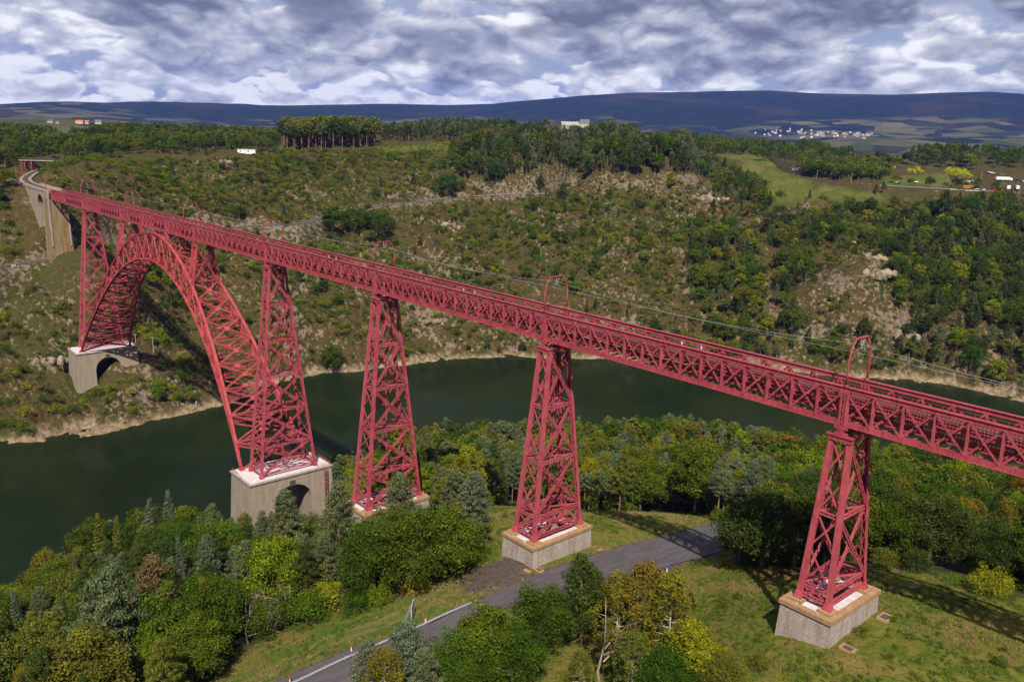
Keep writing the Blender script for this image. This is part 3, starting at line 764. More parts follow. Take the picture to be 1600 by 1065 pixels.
# ---- iron piers
BY, BX, TYH, TXH = 0.1030, 0.0403, 2.23, 1.196
def pier(x0, zb, skip=None):
    zt = -1.55
    def c(sx, sy, z): return Vector((x0+sx*(TXH+BX*(-2-z)), sy*(TYH+BY*(-2-z)), z))
    cap = MB()
    for sy in (-1, 1): cap.box(x0-1.75, x0+1.75, sy*2.35-.55, sy*2.35+.55, -1.5, -1.38); cap.box(x0-1.6, x0+1.6, sy*2.35-.4, sy*2.35+.4, -2.15, -1.505)
    for sx in (-1, 1): cap.box(x0+sx*1.25-.2, x0+sx*1.25+.2, -1.9, 1.9, -2.1, -1.5)
    for sy in (-1, 1):
        cap.box(x0-.75, x0+.75, sy*2.45-.4, sy*2.45+.4, -1.375, -1.0); cap.box(x0-.45, x0+.45, sy*2.45-.3, sy*2.45+.3, -.995, -.45); cap.box(x0-.9, x0+.9, sy*2.45-.36, sy*2.45+.36, -.445, -.06)
    P = cap.build('iron_pier', RED, V)
    for sx in (-1, 1):
        for sy in (-1, 1):
            b_ = MB(); a = c(sx, sy, -1.5); e = c(sx, sy, zb+.35)
            W_ = .62
            ux = Vector((1, 0, 0))
            b_.bar(a+Vector((0, sy*W_/2, 0)), e+Vector((0, sy*W_/2, 0)), W_, .07, (0, 1, 0))     # outer web
            b_.bar(a+Vector((sx*W_/2, 0, 0)), e+Vector((sx*W_/2, 0, 0)), .07, W_, (0, 1, 0))
            b_.bar(a+Vector((-sx*W_/2, 0, 0)), e+Vector((-sx*W_/2, 0, 0)), .07, W_*.9, (0, 1, 0))
            L = (e-a).length; n = int(L/1.3)
            for k in range(n):                       # lacing on the open side
                p = a.lerp(e, k/n); q = a.lerp(e, (k+1)/n); s = 1 if k % 2 else -1
                b_.bar(p+Vector((s*.29, -sy*.29, 0)), q+Vector((-s*.29, -sy*.29, 0)), .12, .05, (0, 1, 0))
            b_.bar(e+Vector((0, 0, .9)), e+Vector((0, 0, -.33)), (.74), (.74), (0, 1, 0), w2=1.25, h2=1.25)
            b_.build('leg', RED, P)
    lv = [-2.1]
    while lv[-1]-10.0 > zb+2.0: lv.append(lv[-1]-9.95)
    lv.append(zb+.9)
    for k in range(len(lv)-1):
        z1, z0 = lv[k], lv[k+1]
        last = k == len(lv)-2
        for sx in (-1, 1):
            nrm = Vector((sx, 0, BX))
            if z1-z0 > 2.4:
                for s in (-1, 1):
                    b_ = MB(); b_.lattice(c(sx, -s, z1-.25)+Vector((sx*s*.12, 0, 0)), c(sx, s, z0+.25)+Vector((sx*s*.12, 0, 0)), .62, .16, nrm, .17, .75)
                    b_.build('cross_brace', RED, P)
            b_ = MB(); b_.lattice(c(sx, -1, z0), c(sx, 1, z0), .62, .3, nrm, .15, .7)
            b_.build('horizontal_brace', RED, P)
        for sy in (-1, 1):
            nrm = Vector((0, sy, BY))
            parts = 2 if z1-z0 > 6 else 1
            for m_ in range(parts):
                za = z1+(z0-z1)*m_/parts; zb_ = z1+(z0-z1)*(m_+1)/parts
                for s in (-1, 1):
                    b_ = MB(); b_.bar(c(-s, sy, za-.1)+Vector((0, s*.06, 0)), c(s, sy, zb_+.1)+Vector((0, s*.06, 0)), .24, .09, nrm)
                    b_.build('side_tie', RED, P)
            b_ = MB(); b_.lattice(c(-1, sy, z0), c(1, sy, z0), .55, .25, nrm, .12, .6)
            b_.build('horizontal_brace', RED, P)
        q = MB()     # plan bracing and the ladder pipe
        q.bar(c(-1, -1, z0), c(1, 1, z0), .22, .22); q.bar(c(-1, 1, z0+.25), c(1, -1, z0+.25), .22, .2)
        q.bar((x0, 0, z1), (x0, 0, z0), .22, .22); q.bar((x0+.5, 0, z1), (x0+.5, 0, z0), .06, .06)
        q.build('plan_brace', RED, P)
    return P
for x0, zb in zip(PX, PZ): pier(x0, zb)

# ---- great arch
HS = 82.9; ZH = -60.4; EX = 59.3; IN = 49.6
def arch_pt(s, k, sy, out=0.0):
    """s -1..1 along the span, k 0 inner curve 1 outer curve"""
    r = (IN+(EX-IN)*k)+0.0; z = ZH+r*(1-s*s)
    zc = -1.1-z
    yh = 3.14+ (10.0-3.14)*zc/59.3
    return Vector((XC+HS*s, sy*yh, z))
NP = 26
def s_of(k):
    # equal steps of arc length
    return float(np.interp(k/NP, _arc/_arc[-1], _ss))
_ss = np.linspace(-1, 1, 400); _x = HS*_ss; _zz = 54.5*(1-_ss**2)
_arc = np.r_[0, np.cumsum(np.hypot(np.diff(_x), np.diff(_zz)))]
SS = [s_of(k) for k in range(NP+1)]
ar = MB(); ar.bar(arch_pt(0, 1, -1), arch_pt(0, 1, 1), .4, .3, (1, 0, 0))
A = ar.build('arch', REDF, V)
for sx in (-1, 1):
    for sy in (-1, 1):
        ar = MB(); p = arch_pt(sx, 0, sy); ar.box(p.x-.8, p.x+.8, p.y-.7, p.y+.7, p.z-.1, p.z+.5); ar.build('arch_shoe', REDF, A)
for sy in (-1, 1):
    for k in (0, 1):
        b_ = MB(); fine = np.interp(np.linspace(0, NP, NP*2+1), range(NP+1), SS)
        for a, c_ in zip(fine[:-1], fine[1:]):
            p = arch_pt(a, k, sy); q = arch_pt(c_, k, sy); n = Vector((-(q-p).z, 0, (q-p).x))
            b_.bar(p, q, .85, .10, n)                                  # flange
            sg = -1 if k else 1
            for dy in (-.30, .30):
                b_.bar(p+Vector((0, dy, sg*.3)), q+Vector((0, dy, sg*.3)), .05, .55, n)
        b_.build('arch_rib', REDF, A)
    for i in range(NP):
        s0, s1 = SS[i], SS[i+1]
        for (k0, k1) in ((0, 1), (1, 0)):
            b_ = MB(); p = arch_pt(s0, k0, sy); q = arch_pt(s1, k1, sy)
            b_.lattice(p, q, .5, .2, Vector((0, 1, .115*sy)), .13, .6); b_.build('web_brace', REDF, A)
        if i:
            b_ = MB(); b_.lattice(arch_pt(s0, 0, sy), arch_pt(s0, 1, sy), .5, .3, Vector((0, 1, 0)), .13, .6); b_.build('web_post', REDF, A)
    b_ = MB()   # slender walkway curve half way up the web
    for i in range(NP): b_.bar(arch_pt(SS[i], .5, sy*0.98), arch_pt(SS[i+1], .5, sy*0.98), .3, .12, (0, 1, 0))
    b_.build('middle_rib', REDF, A)
for k in (0, 1):
    for i in range(0, NP):
        s0, s1 = SS[i], SS[i+1]
        nrm = arch_pt(s1, k, 0)-arch_pt(s0, k, 0); nrm = Vector((-nrm.z, 0, nrm.x))
        if i:
            b_ = MB(); b_.lattice(arch_pt(s0, k, -1), arch_pt(s0, k, 1), .55, .25, nrm, .14, .7); b_.build('cross_strut', REDF, A)
        for s in (-1, 1):
            b_ = MB(); b_.lattice(arch_pt(s0, k, -s), arch_pt(s1, k, s), .50, .16, nrm, .15, .7); b_.build('wind_brace', REDF, A)
        b_ = MB(); ctr = (arch_pt(s0, k, 0)+arch_pt(s1, k, 0))/2+nrm.normalized()*.12; tv = (arch_pt(s1, k, 0)-arch_pt(s0, k, 0)).normalized()
        b_.bar(ctr-tv*.7, ctr+tv*.7, 1.5, .06, nrm); b_.build('gusset_plate', REDF, A)
for i in range(1, NP):   # sway frames inside the arch
    s0 = SS[i]; b_ = MB()
    if EX-IN and (arch_pt(s0, 1, 1)-arch_pt(s0, 0, 1)).length > 1.5:
        b_.lattice(arch_pt(s0, 0, -1), arch_pt(s0, 1, 1), .4, .15, (1, 0, 0), .12, .7); b_.lattice(arch_pt(s0, 1, -1), arch_pt(s0, 0, 1), .4, .15, (1, 0, 0), .12, .7)
        b_.build('sway_brace', REDF, A)
# spandrel piers standing on the arch, and the low seats at the crown
for x0 in (-218.3, -292.2):
    s = (x0-XC)/HS; 
    zb = arch_pt(s, 1, 1).z
    cap = MB(); cap.box(x0-1.6, x0+1.6, -2.9, -1.8, -2.0, -1.3); cap.box(x0-1.6, x0+1.6, 1.8, 2.9, -2.0, -1.3)
    for sy in (-1, 1): cap.box(x0-.7, x0+.7, sy*2.45-.35, sy*2.45+.35, -1.295, -.06)
    P = cap.build('spandrel_pier', REDF, V)
    for sx in (-1, 1):
        xs = x0+sx*1.3; zz = arch_pt((xs-XC)/HS, .9, 1).z
        for sy in (-1, 1):
            yb = abs(arch_pt((xs-XC)/HS, 1, 1).y)
            b_ = MB(); b_.bar((xs, sy*2.3, -1.9), (xs+sx*.2, sy*yb, zz), .75, .75, (0, 1, 0)); b_.build('leg', REDF, P)
        for s_ in (-1, 1):
            b_ = MB(); b_.lattice((xs, -s_*2.3, -2.2), (xs, s_*4.2, zz+.6), .5, .2, (1, 0, 0), .14, .7); b_.build('cross_brace', REDF, P)
        b_ = MB(); b_.lattice((xs, -3.1, -7.5), (xs, 3.1, -7.5), .5, .2, (1, 0, 0), .14, .7); b_.build('horizontal_brace', REDF, P)
    for sy in (-1, 1):
        for s_ in (-1, 1):
            b_ = MB(); b_.bar((x0-s_*1.3, sy*2.35, -2.2), (x0+s_*1.4, sy*4.1, zb+.3), .22, .1, (0, 1, 0)); b_.build('side_tie', REDF, P)
for x0 in (-242.9, -267.6):
    b_ = MB(); z = arch_pt((x0-XC)/HS, 1, 1).z
    for sy in (-1, 1): b_.box(x0-.9, x0+.9, sy*2.7-.5, sy*2.7+.5, z-.1, -.06)
    b_.build('crown_seat', REDF, V)

# ---- masonry bases of the piers
def open_base(x0, zt, hx, hy, depth, bat, parent, cap_w=1.3):
    b_ = MB(); z0 = zt-.75; zb = z0-depth; e = bat*depth
    pts = []
    # body: battered ring walls with the hollow middle
    for (ax, bx, ay, by) in ((-hx, hx, -hy, -hy+cap_w), (-hx, hx, hy-cap_w, hy), (-hx, -hx+cap_w, -hy+cap_w, hy-cap_w), (hx-cap_w, hx, -hy+cap_w, hy-cap_w)):
        vs = []
        for z, k in ((zb, e), (z0, 0)):
            for xx in (ax, bx):
                for yy in (ay, by):
                    vs.append((x0+xx+(math.copysign(k, xx) if abs(abs(xx)-hx) < 1e-6 else 0), yy+(math.copysign(k, yy) if abs(abs(yy)-hy) < 1e-6 else 0), z))
        # order (z,x,y) -> faces
        b_.add(vs, [(0, 2, 3, 1), (4, 5, 7, 6), (0, 1, 5, 4), (2, 6, 7, 3), (0, 4, 6, 2), (1, 3, 7, 5)])
    B = b_.build('masonry_base', STONE, parent)
    q = MB(); q.box(x0-hx+.5, x0+hx-.5, -hy+.5, -hy+2.9, z0+.01, z0+.5); q.box(x0-hx+.5, x0+hx-.5, hy-2.9, hy-.5, z0+.01, z0+.5)
    q.box(x0-hx+.5, x0-hx+1.9, -hy+2.905, hy-2.905, z0+.01, z0+.5); q.box(x0+hx-1.9, x0+hx-.5, -hy+2.905, hy-2.905, z0+.01, z0+.5)
    q.build('cement_top', CEM, B)
    # ochre coping stones round the edge
    o = .22; L = 1.6
    def row(a, b__, fx, hor):
        n = max(1, int(round(abs(b__-a)/L)))
        for i in range(n):
            u0 = a+(b__-a)*i/n; u1 = a+(b__-a)*(i+1)/n; g = .025; s = MB(); top = zt-.16+random.uniform(-.02, .02)
            lo, hi = min(u0, u1)+g, max(u0, u1)-g
            if hor: s.box(x0+lo, x0+hi, min(fx)+0, max(fx), z0+.006, top)
            else: s.box(x0+min(fx), x0+max(fx), lo, hi, z0+.006, top)
            s.build('coping_stone', COPE, B)
    for sg in (-1, 1):
        row(-hx-o, hx+o, (sg*(hy+o), sg*(hy-.75)), True)
        row(-hy+.78, hy-.78, (sg*(hx+o), sg*(hx-.75)), False)
    # plinths under the legs and small lamps
    for sx in (-1, 1):
        for sy in (-1, 1):
            px = x0+sx*(TXH+BX*(-2-zt)); py = sy*(TYH+BY*(-2-zt)); s = MB()
            s.box(px-1.0, px+1.0, py-1.0, py+1.0, z0+.505, zt+.12); s.build('leg_plinth', COPE, B)
    for sy in (-1, 1):
        s = MB(); s.box(x0+sy*1.5-.18, x0+sy*1.5+.18, -hy+.15, -hy+.5, zt-.15, zt+.05); s.build('floodlight', GALV, B)
    return B
open_base(0, -24.35, 3.6, 6.35, 5.2, .045, V)
open_base(-55.5, -36.3, 4.05, 7.4, 7.5, .045, V)
open_base(-111, -50.1, 4.6, 8.9, 7.0, .05, V)

def arched_block(name, x0, x1, hy, zt, zb, parent, ay=5.0, spring=-7.5, stone=STONE2, bat=.05, crown=-2.6, yc=0.0):
    """block with a round opening along x; front outline in y-z swept along x, battered ends"""
    zc = zt; n = 12; out = []
    outl = [(-hy-bat*(zc-zb), zb), (-hy, zc), (hy, zc), (hy+bat*(zc-zb), zb), (yc+ay, zb)]
    arc = [(yc+ay*math.cos(math.pi*i/n), zt+spring+(crown-spring)*math.sin(math.pi*i/n)) for i in range(n+1)]
    outl = outl+arc+[(yc-ay, zb)]
    b_ = MB(); m_ = len(outl); vs = []
    for xx, sg in ((x0, -1), (x1, 1)):
        for y, z in outl: vs.append((xx+sg*bat*(zc-z), y, z))
    b_.v += vs
    for i in range(m_):
        j = (i+1) % m_; b_.f.append((i, j, j+m_, i+m_)); b_.m.append(0)
    # end faces as strips: left haunch, right haunch, crown
    def strip(off, flip):
        L = [0, 1]; fs = []
        # left side: outline 0,1 with arc end .. ; triangulate by fans
        left = [0, 1]+[5+n-k for k in range(0, n//2+1)]          # 0,1 then arc from left spring up to crown
        lft = [m_-1]+[5+n-k for k in range(0, n//2+1)]
        # fan from top-left corner
        ring = [0, m_-1]+[5+n-k for k in range(0, n//2+1)]
        for a, b2 in zip(ring[:-1], ring[1:]): fs.append((1, a, b2))
        fs.append((1, ring[-1], 2))
        ring2 = [5+n//2-k for k in range(0, n//2+1)]+[4, 3]
        for a, b2 in zip(ring2[:-1], ring2[1:]): fs.append((2, a, b2))
        for f in fs:
            f = tuple(q+off for q in f); b_.f.append(f if not flip else f[::-1]); b_.m.append(0)
    strip(0, False); strip(m_, True)
    B = b_.build(name, stone, parent)
    return B
B4 = arched_block('masonry_base', -173.9, -161.0, 12.4, -61.0, -90, V, ay=5.7)
B5 = arched_block('masonry_base', -349.4, -336.3, 12.4, -61.0, -82, V, ay=5.3, spring=-8.2)
for B_, xa, xb in ((B4, -173.9, -161.0), (B5, -349.4, -336.3)):
    s = MB(); s.box(xa-.35, xb+.35, -12.75, 12.75, -60.995, -60.55); s.build('cornice', STONE, B_)
    s = MB(); s.box(xa+.3, xb-.3, -12.1, 12.1, -60.545, -60.38); s.build('cement_top', CEM, B_)
    s = MB()
    for y in np.arange(-12.3, 12.4, 2.04):
        for x in ((xb-.1),): s.box(x-.04, x+.04, y-.04, y+.04, -60.5, -59.5) if y > 8 else None
    for x in np.arange(xa+.2, xb, 2.0):
        s.box(x-.04, x+.04, 12.2, 12.28, -60.5, -59.5)
    for z in (-59.5, -60.0): s.box(xa+.2, xb-.1, 12.2, 12.26, z, z+.06); s.box(xb-.13, xb-.07, 8, 12.2, z, z+.06)
    for x in np.arange(xa+.2, xa+4.2, 2.0):
        s.box(x-.04, x+.04, -12.28, -12.2, -60.5, -59.5)
    for z in (-59.5, -60.0): s.box(xa+.2, xa+4.2, -12.28, -12.22, z, z+.06)
    s.build('guard_rail', RED, B_)
    s = MB(); zc = -63.1
    s.box(xb+.12, xb+.2, -.9, .9, zc-.75, zc+.75)
    s.build('date_plaque', DARK, B_)
s = MB()
for y in (9.6, 10.3): s.box(-160.95+1.0, -160.7+1.0, y, y+.12, -75, -60.6)
for z in np.arange(-74, -61, 1.5): s.box(-159.95, -159.7, 9.72, 10.3, z, z+.08)
s.build('inspection_ladder', RED, B4)
# plain stone blocks beside the first two bases
for (x, y, z, sx, sy) in ((5.6, -5.0, None, 1.0, .7), (5.3, 5.4, None, .8, 1.1), (-50.2, -6.9, None, .9, .5), (-49.9, 7.8, None, .8, .6), (-51.2, -8.8, None, .7, .4)):
    z = ground(x, y)
    s = MB(); s.box(x-sx, x+sx, y-sy, y+sy, z-.3, z+.22)
    o = s.build('stone_slab', COPE)
    where = 'grass beside the nearest pier base' if x > 0 else 'verge between the pier base and the road'
    lab = {5.6: 'small stone framed hatch at the near corner of the closest pier base', 5.3: 'small stone framed hatch at the far corner of the closest pier base', -50.2: 'flat stone slab at the roadside corner of the second pier base', -49.9: 'dark stone hatch at the far roadside corner of the second pier base', -51.2: 'smaller flat stone left of the slab by the second pier base'}[x]
    tag(o, lab, 'stone hatch', 'stone hatches round the pier bases')
    if x != -51.2:
        d_ = MB(); d_.box(x-sx*.6, x+sx*.6, y-sy*.6, y+sy*.6, z+.225, z+.27); d_.build('dark_cover', DARK, o)

# ---- stone approach viaduct on the far bank
AB = MB()
def prism_x(b_, x0, x1, yt0, yt1, yb0, yb1, zt, zb0, zb1=None):
    zb1 = zb0 if zb1 is None else zb1
    vs = [(x0, yb0, zb0), (x0, yb1, zb0), (x0, yt0, zt), (x0, yt1, zt), (x1, yb0, zb1), (x1, yb1, zb1), (x1, yt0, zt), (x1, yt1, zt)]
    b_.add(vs, [(0, 2, 3, 1), (4, 5, 7, 6), (0, 1, 5, 4), (2, 6, 7, 3), (0, 4, 6, 2), (1, 3, 7, 5)])
prism_x(AB, -403.2, -396.6, -4.2, 4.2, -5.4, 5.4, 0.2, -34)
ABT = AB.build('stone_abutment', RUSTSTONE); tag(ABT, 'tall beige stone abutment with rust stains at the far end of the viaduct', 'abutment')
q = MB()
for xa, xb in ((-403.0, -397.8),): q.box(xa, xb, -4.3, -2.9, .22, 4.55); q.box(xa, xb, 2.9, 4.3, .22, 4.55); q.box(xa, xb, -2.89, 2.89, .22, 3.3)
for i in range(len(RAIL_S)-1): pass
q.build('parapet_block', STONE2, ABT)
q = MB(); q.box(-396.6+.02, -396.2, -4.4, -3.6, -22, 4.6); q.box(-396.58, -396.2, 3.6, 4.4, -22, .3); q.build('corner_pilaster', STONE, ABT)
# approach wall: follows the curve of the line
P_ = [(-403.2, 0.0), (-421, 0.1), (-432, 0.4), (-443, 0.9), (-452, 1.3)]
q = MB()
for i in range(len(P_)-1):
    (xa, ya), (xb, yb) = P_[i], P_[i+1]
    for sg, mi in ((-1, 0), (1, 0)):
        pass
    zb = min(ground(xa, ya-5), ground(xb, yb-5), ground(xa, ya+5), ground(xb, yb+5))-4
    if i == 0:   # arch opening
        n = 10; cxm = (xa+xb)/2; w_ = 6.2
        arc = [(cxm+w_*math.cos(math.pi*k/n), -4.5+w_*1.0*math.sin(math.pi*k/n)) for k in range(n+1)]
        xs = [xa]+[a for a, _ in arc]+[xb]; zl = [-40]+[z for _, z in arc]+[-40]
        prism_x(q, xa-2.7, xa, ya-4, ya+4, ya-5, ya+5, 4.0, -34)
        prism_x(q, xb, xb+2.7, ya-4, ya+4, ya-4.6, ya+4.6, 4.0, -30)
        for k in range(n):
            (a1, z1), (a2, z2) = arc[k], arc[k+1]
            vs = [(a1, y, z1) for y in (ya-4.05, ya+4.05)]+[(a2, y, z2) for y in (ya-4.05, ya+4.05)]+[(a1, y, 4.0) for y in (ya-4, ya+4)]+[(a2, y, 4.0) for y in (ya-4, ya+4)]
            q.add(vs, [(0, 1, 3, 2), (4, 6, 7, 5), (0, 2, 6, 4), (1, 5, 7, 3)])
    else:
        vs = []
        for (x_, y_) in ((xa, ya), (xb, yb)):
            for yy, z in ((y_-4.6, zb), (y_+4.6, zb), (y_-4, 4.0), (y_+4, 4.0)): vs.append((x_, yy, z))
        q.add(vs, [(0, 2, 3, 1), (4, 5, 7, 6), (0, 1, 5, 4), (2, 6, 7, 3), (0, 4, 6, 2), (1, 3, 7, 5)])
AW = q.build('stone_approach_viaduct', STONE2); tag(AW, 'pale stone approach viaduct with one tall narrow arch curving into the hillside', 'approach viaduct')
q = MB()
for i in range(len(P_)-1):
    (xa, ya), (xb, yb) = P_[i], P_[i+1]
    for sg in (-1, 1):
        q.bar((xa, ya+sg*3.8, 4.35), (xb, yb+sg*3.8, 4.35), .55, .68)
        q.bar((xa, ya+sg*4.05, 3.7), (xb, yb+sg*4.05, 3.7), .5, .25)
q.build('parapet', STONE, AW)
# track on the approach
ribbon('track_bed', RAIL_S, 3.1, BALL, 0.22, None)
tk = MB()
for off in (-.75, .75):
    d = np.gradient(RAIL_S[:, :2], axis=0); d /= np.linalg.norm(d, axis=1)[:, None]; nr = np.c_[-d[:, 1], d[:, 0]]
    L_ = RAIL_S[:, :2]+nr*off
    for i in range(len(L_)-1): tk.bar((*L_[i], RAIL_S[i, 2]+.42), (*L_[i+1], RAIL_S[i+1, 2]+.42), .08, .16)
tr = tk.build('railway_track', RAILM); tag(tr, 'single railway track curving away behind the far abutment', 'railway track')
sm = MB()
for i in range(0, len(RAIL_S)-1):
    for k in range(4):
        p = RAIL_S[i]+(RAIL_S[i+1]-RAIL_S[i])*k/4; d = RAIL_S[i+1]-RAIL_S[i]; n_ = Vector((-d[1], d[0], 0)).normalized()
        c_ = Vector(p)+Vector((0, 0, .30)); sm.bar(c_-n_*1.3, c_+n_*1.3, .25, .1)
tag(sm.build('sleepers', DARK, tr), kind='stuff')

# ---- catenary portals and wires
CX = [0.0, -55.5, -111.0, -166.5, -225.7, -284.8, -344.0]
wz = {}
lab_c = ['nearest red catenary arch over the track at the first pier', 'red catenary arch over the second pier from the right', 'red catenary arch over the third pier from the right', 'red catenary arch above the big pier beside the near arch foot', 'red catenary arch above the near haunch of the great arch', 'red catenary arch above the far haunch of the great arch', 'smallest red catenary arch at the far iron pier']
pm = MB()
for s in (-1, 1):
    pm.tube([(0, s*2.57, 0), (0, s*2.72, 2.4), (0, s*2.55, 4.3), (0, s*1.95, 5.5), (0, s*1.35, 5.98)], [.13, .12, .10, .09, .09], 6)
LEGS_R = MB(); 
def portal_parts(root):
    for s in (-1, 1):
        o = link('mast', mast_me[s], root)
    link('top_beam', beam_me, root); link('insulator', ins_me, root)
mast_me = {}
for s in (-1, 1):
    b_ = MB(); b_.tube([(0, s*2.57, 0), (0, s*2.74, 2.0), (0, s*2.66, 3.6), (0, s*2.25, 4.9), (0, s*1.35, 5.98)], [.15, .14, .12, .11, .10], 6)
    b_.box(-.3, .3, s*2.57-.2, s*2.57+.2, 0, .25)
    mast_me[s] = b_.mesh('mast', RED, True)
b_ = MB(); b_.lattice((0, -1.5, 6.0), (0, 1.5, 6.0), .4, .12, (0, 0, 1), .1, .4); b_.bar((0, -1.5, 5.85), (0, 1.5, 5.85), .08, .2); beam_me = b_.mesh('top_beam', RED)
b_ = MB(); b_.bar((0, -.1, 5.8), (0, -.1, 5.0), .1, .1); b_.bar((0, .6, 5.7), (0, .1, 4.6), .07, .07); b_.bar((0, -.5, 4.7), (0, .5, 4.55), .06, .06); ins_me = b_.mesh('insulator', GALV)
for x, lb_ in zip(CX, lab_c):
    r = empty('catenary_arch', (x, 0, HT)); tag(r, lb_, 'catenary arch', 'catenary arches along the viaduct'); portal_parts(r)
def wire(pts, sag, rad, nm, label):
    b_ = MB(); tr_ = []
    for a, c_ in zip(pts[:-1], pts[1:]):
        n = 12
        for k in range(n):
            s = k/n; p = Vector(a).lerp(Vector(c_), s); p.z -= sag*4*s*(1-s); tr_.append(p)
    tr_.append(Vector(pts[-1])); b_.tube(tr_, rad, 4)
    o = b_.build(nm, CABLE); tag(o, label, 'overhead wire', 'overhead wires along the viaduct')
XS = [55.5]+CX+[-402]
wire([(x, -.1, HT+5.15) for x in XS], 1.3, .022, 'messenger_wire', 'upper sagging overhead wire strung between the catenary arches')
wire([(x, -.1, HT+3.95) for x in XS], .15, .018, 'contact_wire', 'lower taut contact wire above the viaduct track')
if False: wire([(x, 1.3, HT+5.9) for x in XS], .9, .013, 'feeder_wire', 'thin feeder wire on the far side of the catenary arches')
# plain masts beyond the girders
mm = MB(); mm.bar((0, 0, -1), (0, 0, 7.4), .32, .32); mm = mm.mesh('catenary_mast', RED)
ma = MB(); ma.bar((0, 0, 6.2), (0, 3.2, 6.6), .08, .08); ma.bar((0, 0, 7.2), (0, 3.2, 6.65), .05, .05); ma = ma.mesh('bracket_arm', RED)
for i, (x, y, z, lb_) in enumerate(((-399.5, -3.9, 3.4, 'red catenary mast at the near corner of the stone abutment'), (-448, -2.6, 3.6, 'red catenary mast on the parapet of the stone approach'), (-497, 3.0, 4.0, 'red catenary mast just beyond the stone approach'), (-545, 15.5, 4.3, 'farthest red catenary mast near the overbridge'))):
    r = link('catenary_mast', mm); r.location = (x, y, z); tag(r, lb_, 'catenary mast', 'catenary masts on the far approach'); link('bracket_arm', ma, r)
    if False: r.rotation_euler = (0, 0, math.pi)
# ------------------------------------------------------------------ foliage materials
def leaf_mat(name, var=0.35, trans=0.22, inst=False):
    mt, t = new_mat(name)
    oi = t.node('ShaderNodeObjectInfo'); geo = t.node('ShaderNodeNewGeometry'); tc = t.node('ShaderNodeTexCoord')
    isl = geo.outputs['Random Per Island']
    base = oi.outputs['Color']
    if inst:
        an = t.node('ShaderNodeAttribute', attribute_name='tint', attribute_type='INSTANCER'); base = an.outputs['Color']
    hs = t.node('ShaderNodeHueSaturation'); t.l.new(base, hs.inputs['Color'])
    t.l.new(t.math('ADD', 0.478, t.math('MULTIPLY', oi.outputs['Random'], 0.044)), hs.inputs['Hue'])
    t.l.new(t.math('ADD', 1-var, t.math('MULTIPLY', isl, 2*var)), hs.inputs['Value'])
    hs.inputs['Saturation'].default_value = 1.0
    n = t.noise(tc.outputs['Object'], 0.35, 4, 0.6)
    c = t.mix(t.ramp(n, 0.38, 0.62, 0.0, 1.0), hs.outputs[0], t.mix(0.55, hs.outputs[0], hs.outputs[0], 'ADD'))
    c = t.mix(t.math('MULTIPLY', t.math('GREATER_THAN', isl, 0.975), 0.35), c, (0.26, 0.23, 0.12))
    df = t.node('ShaderNodeBsdfDiffuse'); t.l.new(c, df.inputs[0])
    tr = t.node('ShaderNodeBsdfTranslucent'); t.l.new(t.mix(1.0, c, (1.15, 1.25, 0.55), 'MULTIPLY'), tr.inputs[0])
    mx = t.node('ShaderNodeMixShader'); mx.inputs[0].default_value = trans
    t.l.new(df.outputs[0], mx.inputs[1]); t.l.new(tr.outputs[0], mx.inputs[2])
    o = t.node('ShaderNodeOutputMaterial'); t.l.new(mx.outputs[0], o.inputs[0])
    return mt
LEAF = leaf_mat('foliage', 0.38, 0.25); NEEDLE = leaf_mat('needles', 0.40, 0.12)
LEAF_I = leaf_mat('foliage_massed', 0.38, 0.25, True); NEEDLE_I = leaf_mat('needles_massed', 0.40, 0.12, True)
_imesh = {}
def inst_mesh(me):
    if me.name not in _imesh:
        c = me.copy()
        for i, m_ in enumerate(c.materials):
            if m_ is LEAF or m_ == LEAF: c.materials[i] = LEAF_I
            if m_ == NEEDLE: c.materials[i] = NEEDLE_I
        _imesh[me.name] = c
    return _imesh[me.name]
def bark_mat(name, c1, c2, sc_=3.0):
    mt, t = new_mat(name); tc = t.node('ShaderNodeTexCoord')
    n = t.noise(t.vmath('MULTIPLY', tc.outputs['Object'], (1, 1, .5)), sc_, 5, 0.65)
    out_bsdf(t, t.mix(t.ramp(n, .38, .62), c1, c2), 0.9, spec=0.1); return mt
BARK = bark_mat('grey_brown_bark', (0.09, 0.07, 0.05), (0.17, 0.14, 0.11)); PINEB = bark_mat('pine_bark', (0.13, 0.085, 0.06), (0.30, 0.17, 0.10), 1.5)
BIRCHB = bark_mat('birch_bark', (0.20, 0.18, 0.15), (0.48, 0.44, 0.38), 2.2); DEADB = bark_mat('dead_wood', (0.19, 0.15, 0.125), (0.34, 0.28, 0.23), 2.0)

